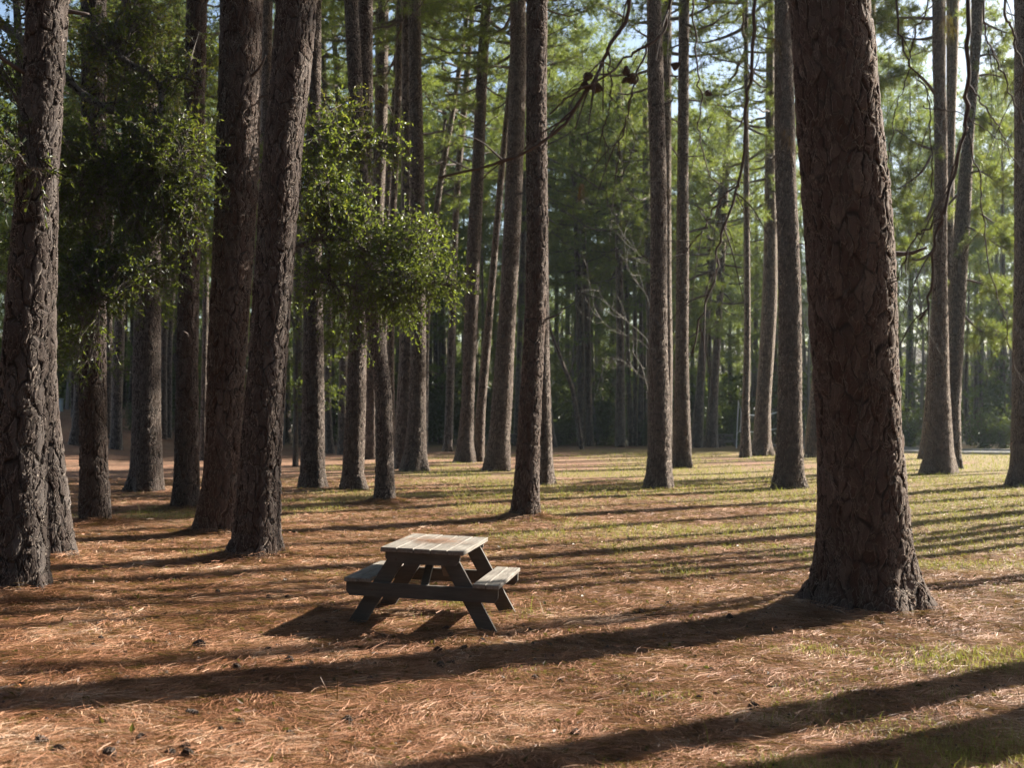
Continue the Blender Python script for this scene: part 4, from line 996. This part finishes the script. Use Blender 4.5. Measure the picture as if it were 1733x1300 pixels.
# ------------------------------------------------------------------ low dead boughs of the outside pine, hanging into the top of the picture
def cone_mesh(seed=0, R=.034, Ln=.085):
    rg = np.random.default_rng(seed); mb = MB()
    mb.tube([(0, 0, -Ln / 2), (0, 0, 0), (0, 0, Ln / 2)], [.3 * R, .5 * R, .15 * R], 6)
    for k in range(62):
        u = k / 61; z = -Ln * .48 + Ln * .93 * u
        rr = R * math.sin(math.pi * (.14 + .78 * (1 - u) ** .8)) * rg.uniform(.85, 1.1)
        th = k * 2.39996
        c_, s_ = math.cos(th), math.sin(th); t_ = np.array([-s_, c_, 0]); o_ = np.array([c_, s_, 0])
        up = .35 + .5 * u
        b = o_ * rr * .3 + [0, 0, z]; tip = o_ * rr + [0, 0, z + up * rr * .8]
        wv = .34 * rr + .004
        Vc = np.array([b - t_ * wv * .5, b + t_ * wv * .5, tip + t_ * wv, tip - t_ * wv, b + [0, 0, -.006], tip + o_ * .004 + [0, 0, -.007]])
        mb.add(Vc, [np.array([[0, 1, 2, 3]]), np.array([[0, 3, 5], [0, 5, 4], [1, 4, 5], [1, 5, 2], [3, 2, 5]])])
    return mb.mesh('pine_cone', [CONE])
CONE = simple_mat('pine cone scales', (.055, .038, .029), .85, 40)
CONES = [cone_mesh(i, R=(.036, .03, .04)[i], Ln=(.085, .07, .075)[i]) for i in range(3)]

def hang(points, r0, seed, cones=(), twigs=5, dead=()):
    rg = np.random.default_rng(seed); org = np.array(HANG_TREE.location)
    P = smooth_path([at(*p) for p in points], 40)
    P = P + np.stack([vnoise(np.arange(40) * .8 + 9 * seed, np.full(40, k * 3.3), seed) - .5 for k in range(3)], 1) * .028
    r0 = r0 * .88
    mb = MB(); mb.tube(P - org, np.linspace(r0, r0 * .45, 40), 6)
    for k in range(twigs):
        i = rg.integers(6, 38); dv = unit(P[i + 1] - P[i - 1]); d2 = unit(dv + rg.normal(0, .5, 3)); l = rg.uniform(.12, .5)
        q = smooth_path([P[i], P[i] + d2 * l * .5, P[i] + d2 * l + np.array([0, 0, -.08])], 6) - org
        mb.tube(q, np.linspace(r0 * .4, r0 * .2, 6), 4, cap=False)
    b = obj('hanging_branch', mb.mesh('hanging_branch', [TWIG_DEAD], True), HANG_TREE)
    for px, py, d, s in cones:
        c_ = obj('pine_cone', CONES[rg.integers(0, 3)], b); c_.location = at(px, py, d) - org; c_.rotation_euler = rg.uniform(0, 6.28, 3); c_.scale = (s * .74,) * 3
    if dead:
        TPs = []; TAs = []
        for px, py, d in dead: TPs.append(at(px, py, d) - org); TAs.append(unit(np.array([rg.normal(0, .15), rg.normal(0, .15), -1])))
        V, f, tint = needle_tufts(np.array(TPs), np.array(TAs), 14, .14, .0025, rg, .22)
        obj('dead_needles', make_mesh('dead_needles', V, [f], [NEEDLE_DEAD], attr={'tint': tint}), b)
    return b

H0 = at(2100, -900, 11.9)
mainb = [(2016, -500, 12.0), (1850, -330, 9.6), (1640, -220, 8.0), (1400, -160, 7.4), (1150, -120, 7.1), (1075, -30, 7.0), (1060, 30, 7.0), (1030, 75, 7), (1024, 98, 7), (1000, 140, 7), (985, 165, 7), (960, 205, 7), (930, 232, 7), (880, 260, 7), (820, 283, 7), (740, 300, 7.1)]
hang(mainb, .019, 1, [(997, 128, 7, 1.1), (1012, 149, 7, 1.05), (990, 142, 7, .8)], 14, [(980, 310, 7), (985, 306, 7)])
hang([(1028, 88, 7), (1034, 150, 7), (1030, 190, 7), (1022, 225, 7), (1030, 262, 7)], .007, 2, (), 4)
hang([(1160, -130, 7.1), (1140, -20, 7), (1122, 50, 7), (1092, 80, 7), (1060, 97, 7), (1030, 125, 6.9), (960, 165, 6.9), (930, 190, 6.9)], .012, 3, (), 6)
hang([(1098, 75, 7), (1078, 130, 7), (1062, 190, 7), (1050, 240, 7), (1040, 300, 7)], .008, 4, [(1060, 118, 7, .85), (1070, 130, 7, 1.0), (1057, 136, 7, .75)], 5)
hang([(1180, -130, 7.1), (1171, -10, 7), (1178, 60, 7), (1180, 130, 7), (1188, 170, 7), (1182, 210, 7), (1186, 250, 7), (1196, 285, 7), (1215, 312, 7)], .007, 5, [(1145, 110, 7, .85), (1200, 158, 7, .8)], 5)
hang([(1290, -140, 7.2), (1279, -5, 7), (1275, 90, 7), (1266, 150, 7), (1262, 200, 7), (1258, 260, 7), (1251, 312, 7), (1230, 380, 7), (1216, 420, 7), (1215, 450, 7), (1205, 490, 7), (1185, 540, 7), (1172, 600, 7)], .013, 6, (), 9)
hang([(1251, 312, 7), (1215, 342, 7), (1190, 390, 7), (1165, 420, 7), (1145, 432, 7)], .008, 7, (), 5)
hang([(1640, -220, 8.0), (1640, -10, 7.2), (1638, 90, 7.1), (1635, 160, 7.1), (1637, 200, 7.1), (1630, 232, 7.1), (1615, 290, 7.1), (1600, 350, 7.1), (1590, 385, 7.1), (1578, 420, 7.1), (1576, 470, 7.1), (1570, 512, 7.1), (1555, 540, 7.1)], .017, 8, (), 10, [(1603, 20, 7.1), (1606, 26, 7.1), (1599, 30, 7.1), (1612, 40, 7.1)])
hang([(1592, 370, 7.1), (1562, 392, 7.1), (1548, 400, 7.1), (1532, 440, 7.1), (1520, 470, 7.1), (1500, 490, 7.1)], .008, 9, (), 8)
hang([(1520, -180, 7.6), (1517, 0, 7.2), (1524, 60, 7.2), (1540, 105, 7.2), (1555, 130, 7.2), (1570, 160, 7.2), (1575, 200, 7.2), (1578, 260, 7.2), (1580, 330, 7.2)], .008, 10, (), 6)
hang([(1580, -190, 7.8), (1567, 0, 7.2), (1550, 50, 7.2), (1540, 90, 7.2), (1535, 130, 7.2), (1520, 170, 7.2), (1512, 220, 7.2), (1503, 275, 7.2)], .006, 11, (), 5)
hang([(1660, -230, 8.2), (1663, -10, 7.2), (1672, 65, 7.2), (1694, 120, 7.2), (1710, 160, 7.2), (1726, 200, 7.2), (1745, 235, 7.2)], .008, 12, (), 6)
hang([(1690, -240, 8.4), (1698, -10, 7.4), (1714, 55, 7.4), (1726, 100, 7.4), (1745, 150, 7.4)], .012, 13, (), 5)
hang([(1637, 140, 7.1), (1665, 180, 7.1), (1690, 215, 7.1), (1712, 262, 7.1), (1740, 300, 7.1)], .006, 14, (), 5)
hang([(1640, 230, 7.1), (1655, 290, 7.1), (1664, 365, 7.1), (1680, 470, 7.1), (1700, 545, 7.1), (1715, 610, 7.1), (1740, 660, 7.1)], .006, 15, (), 8)
hang([(1340, -150, 7.3), (1336, -10, 7), (1330, 40, 7), (1322, 130, 7), (1316, 200, 7), (1330, 240, 7)], .006, 16, (), 4, [(1312, 60, 7), (1330, 215, 7), (1336, 225, 7), (1340, 235, 7), (1316, 66, 7)])
hang([(1560, 180, 7.2), (1620, 190, 7.15), (1700, 240, 7.1), (1745, 262, 7.1)], .005, 17, (), 3)

# ------------------------------------------------------------------ straw, grass, dry leaves on the ground (uncountable)
def scatter(n_, d0_, d1_, power, rg):
    u = rg.random(n_)
    if abs(power - 1) < 1e-3: d = d0_ * (d1_ / d0_) ** u
    else: d = (d0_ ** (1 - power) + u * (d1_ ** (1 - power) - d0_ ** (1 - power))) ** (1 / (1 - power))
    return rg.uniform(-1, 1, n_) * (.50 * d + 1.6), d

def surf(x, y):
    return gz(x, y) + .035 * (vnoise(x / .5, y / .5, 5) - .5) * (y < 40) + .018 * (vnoise(x / .16, y / .16, 6) - .5) * (y < 22)

rg = np.random.default_rng(21)
n_ = 860000
x, y = scatter(n_, 5.6, 36, 1.75, rg)
keep = rg.random(n_) > .55 * grass_mask(x, y)
x, y = x[keep], y[keep]
lift = np.zeros(len(x))
for T in TREES:
    if T['d'] < 27:
        m_ = 15000 if T['d'] < 14 else 3500
        th = rg.uniform(0, 6.28, m_); q = np.abs(rg.normal(0, .22, m_)); rr = T['r'][0] * .95 + q
        x = np.r_[x, T['x'][0] + np.cos(th) * rr]; y = np.r_[y, T['d'] + np.sin(th) * rr]; lift = np.r_[lift, .11 * np.exp(-q / .11) * rg.uniform(0, 1, m_)]
n_ = len(x)
th = rg.normal(0, .55, n_) + 4.5 * (vnoise(x / .45, y / .45, 31) - .5) + (rg.random(n_) < .2) * rg.uniform(0, 6.28, n_)
ln = rg.uniform(.09, .22, n_); wd = rg.uniform(.0014, .0042, n_) * (1 + .07 * np.maximum(y - 8, 0))
dx, dy = np.cos(th), np.sin(th); bend = rg.normal(0, .18, n_)
z0 = surf(x, y) + rg.exponential(.010, n_) + .002 + lift
pit = rg.normal(0, .12, n_)
pts = []
for t in (-.5, 0, .5):
    ax_ = x + dx * ln * t - dy * bend * ln * (.25 - t * t) ; ay_ = y + dy * ln * t + dx * bend * ln * (.25 - t * t)
    az_ = z0 + pit * ln * t * .6 + (.25 - t * t) * ln * rg.uniform(-.05, .16, n_)
    pts.append((ax_, ay_, az_))
V = np.empty((n_, 6, 3))
roll = rg.normal(0, .5, n_)
for k, (ax_, ay_, az_) in enumerate(pts):
    w2 = wd * (.5, .55, .25)[k]
    V[:, 2 * k] = np.stack([ax_ - dy * w2, ay_ + dx * w2, az_ - w2 * roll], 1)
    V[:, 2 * k + 1] = np.stack([ax_ + dy * w2, ay_ - dx * w2, az_ + w2 * roll], 1)
i0 = np.arange(n_)[:, None] * 6
f = np.concatenate([i0 + [0, 1, 3, 2], i0 + [2, 3, 5, 4]])
tn = np.clip(-.05 + .46 * vnoise(x / .9, y / .9, 33) + .46 * vnoise(x / .2, y / .2, 34) + rg.normal(.05, .18, n_), 0, 1)
straw = obj('pine_straw', make_mesh('pine_straw', V.reshape(-1, 3), [f], [STRAW], attr={'tint': np.repeat(tn, 6)}))
tag(straw, 'rust coloured fallen pine needles carpeting the ground', 'pine straw', kind='stuff')

n_ = 420000
x, y = scatter(n_, 5.6, 60, 1.45, rg)
m_ = grass_mask(x, y); keep = rg.random(n_) < m_ ** 1.3 * .8 + .008
# tufts at a few trunk feet
x, y, m_ = x[keep], y[keep], m_[keep]
for (tx, ty, tn_) in ((-4.0, 15.9, 260), (-3.3, 15.95, 200), (2.7, 10.4, 260), (-.6, 12.3, 240), (.1, 11.9, 120), (-.9, 11.5, 60), (3.6, 9.8, 120)):
    x = np.r_[x, rg.normal(tx, .25, tn_)]; y = np.r_[y, rg.normal(ty, .12, tn_)]; m_ = np.r_[m_, np.full(tn_, .8)]
n_ = len(x)
h = rg.uniform(.025, .075, n_) * (.7 + .5 * m_) * (1 + .010 * np.maximum(y - 10, 0)) ; tall = rg.random(n_) < .012; h[tall] *= rg.uniform(1.8, 3.2, tall.sum())
wd = rg.uniform(.003, .0065, n_) * (1 + .05 * np.maximum(y - 8, 0))
th = rg.uniform(0, 6.28, n_); ln_ = rg.uniform(.1, 1.1, n_) * h; la = rg.uniform(0, 6.28, n_)
z0 = surf(x, y) - .005
V = np.empty((n_, 5, 3)); cx_, sx_ = np.cos(th) * wd * .5, np.sin(th) * wd * .5
V[:, 0] = np.stack([x - cx_, y - sx_, z0], 1); V[:, 1] = np.stack([x + cx_, y + sx_, z0], 1)
mx_, my_ = x + np.cos(la) * ln_ * .35, y + np.sin(la) * ln_ * .35
V[:, 2] = np.stack([mx_ + cx_ * .8, my_ + sx_ * .8, z0 + h * .6], 1); V[:, 3] = np.stack([mx_ - cx_ * .8, my_ - sx_ * .8, z0 + h * .6], 1)
V[:, 4] = np.stack([x + np.cos(la) * ln_, y + np.sin(la) * ln_, z0 + h], 1)
i0 = np.arange(n_)[:, None] * 5
tn = np.clip(rg.normal(.45, .22, n_) + .25 * (vnoise(x / 2, y / 2, 40) - .4) + .25 * (m_ < .15), 0, 1)
gr = obj('grass', make_mesh('grass', V.reshape(-1, 3), [i0 + [0, 1, 2, 3], i0 + [3, 2, 4]], [GRASS], attr={'tint': np.repeat(tn, 5)}))
tag(gr, 'thin yellow green grass coming up through the straw', 'grass', kind='stuff')

n_ = 5200
x, y = scatter(n_, 5.8, 40, 1.7, rg)
D = unit(np.c_[rg.normal(size=(n_, 2)), rg.normal(0, .25, n_)])
P = np.c_[x, y, surf(x, y) + rg.uniform(.006, .022, n_)]
V, f = leaf_quads(P, D, rg, .065, .036)
dl = obj('dry_leaves', make_mesh('dry_leaves', V, [f], [DRYLEAF], attr={'tint': np.repeat(np.clip(rg.exponential(.3, n_), 0, 1), 4)}))
tag(dl, 'curled dry brown leaves scattered over the straw', 'dry leaves', kind='stuff')

# dark bits of bark and twig lying in the straw
n_ = 4200
x, y = scatter(n_, 5.8, 42, 1.5, rg)
D = unit(np.c_[rg.normal(size=(n_, 2)), rg.normal(0, .12, n_)])
P = np.c_[x, y, surf(x, y) + rg.uniform(.006, .02, n_)]
L_ = rg.uniform(.02, .075, (n_, 1)) * np.where(rg.random((n_, 1)) < .12, 2.6, 1); W_ = rg.uniform(.008, .03, (n_, 1)) * np.where(L_ > .09, .4, 1)
sd = unit(np.cross(D, [0, 0, 1.0])) * W_ * .5; up = np.array([0, 0, 1]) * W_ * .6
V = np.stack([P - D * L_ * .5, P - sd * .9, P + D * L_ * .5, P + sd, P + up], 1).reshape(-1, 3); i0 = np.arange(n_) * 5
f = np.concatenate([np.stack([i0 + a_, i0 + b_, i0 + 4], 1) for a_, b_ in ((0, 1), (1, 2), (2, 3), (3, 0))])
bb = obj('bark_litter', make_mesh('bark_litter', V, [f], [TWIG_DEAD])); tag(bb, 'dark flakes of bark and bits of twig strewn over the straw', 'bark litter', kind='stuff')

# pine needles lying on the table top
n_ = 190
u = rg.normal(-.02, .15, n_); v_ = rg.normal(.05, .14, n_); th = rg.uniform(-.6, .6, n_)
Mw = table.matrix_basis
V = np.empty((n_, 4, 3))
for k in range(n_):
    l = rg.uniform(.05, .1); c_ = np.array([u[k], v_[k], .7535 + rg.uniform(0, .008)]); dv = np.array([math.cos(th[k]), math.sin(th[k]), 0]); sd = np.array([-dv[1], dv[0], 0]) * .0028
    for j, q in enumerate((c_ - dv * l - sd, c_ - dv * l + sd, c_ + dv * l + sd * .5 + [0, 0, .004], c_ + dv * l - sd * .5 + [0, 0, .004])): V[k, j] = Mw @ Vector(q)
tb = obj('needle_heap', make_mesh('needle_heap', V.reshape(-1, 3), [np.arange(n_ * 4).reshape(-1, 4)], [STRAW], attr={'tint': np.repeat(rg.uniform(.2, .7, n_), 4)}))
tag(tb, 'small heap of rusty pine needles lying on the picnic table top', 'pine needles', kind='stuff')

# ------------------------------------------------------------------ fallen cones and sticks
CN = [(334, 1097, 1.7, 'largest fallen pine cone, a dark lump in the sunlit straw left of the picnic table'),
 (172, 1088, 1, 'pine cone alone in the straw at the left, well left of the largest cone'), (454, 1102, 1, 'pine cone in sunlight midway between the largest cone and the picnic table shadow'),
 (402, 1233, 1.1, 'pine cone in bright straw just below the long shadow band, lower left'), (371, 1243, .8, 'small pine cone a little left of and below the one under the long shadow band'),
 (74, 1264, 1.3, 'scruffy pine cone nearest the bottom left corner'), (96, 1280, 1.2, 'pine cone just below the scruffy bottom left one'), (188, 1289, 1.4, 'wide flat pine cone on the bottom edge, lower left'),
 (236, 1260, 1, 'pine cone above the wide flat one on the bottom edge'), (311, 1273, 1, 'topmost pine cone of the heap on the bottom edge'), (289, 1285, 1.2, 'left pine cone of the heap on the bottom edge'), (321, 1288, 1.2, 'right pine cone of the heap on the bottom edge'),
 (494, 1251, .9, 'pine cone in bright straw right of the one under the long shadow band'), (477, 1227, 1, 'pine cone touching the lower edge of the long shadow band'), (590, 1228, 1.1, 'pine cone in bright straw under the two tall dry stalks'),
 (326, 1216, 1.1, 'pine cone sitting inside the long shadow band at the left'), (339, 1137, .9, 'pine cone straight below the largest cone'), (401, 1136, 1.1, 'pine cone with twigs between the largest cone and the middle shadow band'),
 (487, 1124, 1.2, 'flattened pine cone on the upper edge of the middle shadow band'), (526, 1126, .9, 'small pine cone right of the flattened one'), (517, 1140, 1, 'pine cone in the middle shadow band below the small one'),
 (748, 1133, 1.1, 'left pine cone of the pair in shadow below the picnic table'), (765, 1126, 1, 'right pine cone of the pair in shadow below the picnic table'), (743, 1105, 1.1, 'pine cone in sunlight straight below the front right table leg'),
 (783, 1102, 1, 'pine cone in sunlight just below and left of the front right table foot'), (818, 1091, 1.2, 'pine cone closest below the front right table foot'), (753, 1069, 1, 'pine cone in the shade between the front table legs'),
 (763, 1084, 1, 'pine cone at the lower rim of the table shadow'), (369, 1005, 1, 'pine cone in the shade band left of the picnic table'), (457, 1014, 1, 'pine cone left of the left bench'), (486, 1013, .9, 'pine cone nearest to the left bench'),
 (625, 1157, 1, 'pine cone in sunlight below the table, right above the long shadow band'), (1233, 1053, 1.2, 'pine cone at the upper edge of the biggest trunk shadow'), (1278, 1204, 1.2, 'dark pine cone in the lower right shadow band'),
 (1205, 1141, .9, 'small pine cone in bright grass below the biggest trunk shadow'), (1087, 1043, 1, 'pine cone midway between the picnic table and the biggest trunk'), (1132, 1025, 1, 'pine cone above the thin shadow bands left of the biggest trunk'),
 (943, 1020, .9, 'pine cone right of the right bench'), (898, 1070, .9, 'pine cone right of the front right table foot'), (971, 1247, 1, 'pine cone in the lower shadow band below the right bench'),
 (946, 1159, 1, 'pine cone in bright straw below the right bench'), (903, 1156, .9, 'pine cone left of the one in bright straw below the right bench'), (1490, 1070, 1.1, 'pine cone at the sunlit foot of the biggest trunk'),
 (1390, 945 + 60, 1, 'pine cone against the left side of the biggest trunk foot')]
for i, (px, py, s, lab) in enumerate(CN[:-1]):
    x, d = ground_at(px, py)
    o = obj('pine_cone', CONES[i % 3]); s = s * .8
    o.location = (x, d, float(surf(np.array([x]), np.array([d]))[0]) + .018 * s); o.scale = (s, s, s)
    r2 = random.Random(i); o.rotation_euler = (1.3 + r2.uniform(-.4, .5), r2.uniform(-.3, .3), r2.uniform(0, 6.28))
    tag(o, lab, 'pine cone', 'fallen pine cones')

def stick(pts, r, lab, mat):
    P = []
    for px, py, dz in pts:
        x, d = ground_at(px, py); P.append((x, d, float(surf(np.array([x]), np.array([d]))[0]) + r * .7 + dz))
    P = np.array(P); org = P[0].copy(); mb = MB(); Q = smooth_path(P - org, 12)
    mb.tube(Q, np.linspace(r, r * .5, 12) * (1 + .15 * np.sin(np.arange(12) * 2.1)), 7)
    mb.tube([Q[7], Q[7] + [.03, .03, .02]], [r * .5, r * .3], 5)
    o = obj('stick', mb.mesh('stick', [mat])); o.location = org; tag(o, lab, 'stick')
stick([(1439, 1177, 0), (1470, 1176, .01), (1500, 1184, 0)], .012, 'short broken stick lying on the straw below the biggest trunk, right foreground', TWIG_DEAD)
stick([(590, 1168, 0), (558, 1204, .0)], .005, 'thin dry stalk lying across the long shadow band', NEEDLE_DEAD)
def stalk(px, py, h, lean, lab):
    x, d = ground_at(px, py); z = float(surf(np.array([x]), np.array([d]))[0])
    mb = MB(); mb.tube(smooth_path([(0, 0, -.02), (lean * .4, 0, h * .6), (lean, .02, h)], 8), np.linspace(.005, .003, 8), 5)
    o = obj('dry_stalk', mb.mesh('dry_stalk', [NEEDLE_DEAD])); o.location = (x, d, z); tag(o, lab, 'stalk')
stalk(556, 1192, .17, -.06, 'tall dry stalk leaning left in the long shadow band')
stalk(571, 1192, .15, .0, 'upright dry stalk beside the leaning one in the long shadow band')

# ------------------------------------------------------------------ the air
HZ = bpy.data.materials.new('haze'); HZ.use_nodes = True; HZ.node_tree.nodes.clear()
vn = HZ.node_tree.nodes.new('ShaderNodeVolumePrincipled'); vn.inputs['Density'].default_value = .00018
vn.inputs['Color'].default_value = (.70, .86, 1.0, 1); vn.inputs['Anisotropy'].default_value = .5
ho = HZ.node_tree.nodes.new('ShaderNodeOutputMaterial'); HZ.node_tree.links.new(vn.outputs[0], ho.inputs['Volume'])
Vb, Fb = bevel_box((1500, 700, 64), 0)
hz = obj('haze', make_mesh('haze', Vb, Fb, [HZ]), loc=(0, 200, 64 / 2 - 1.5)); tag(hz, 'thin bluish haze between the far trees', 'haze', kind='stuff')
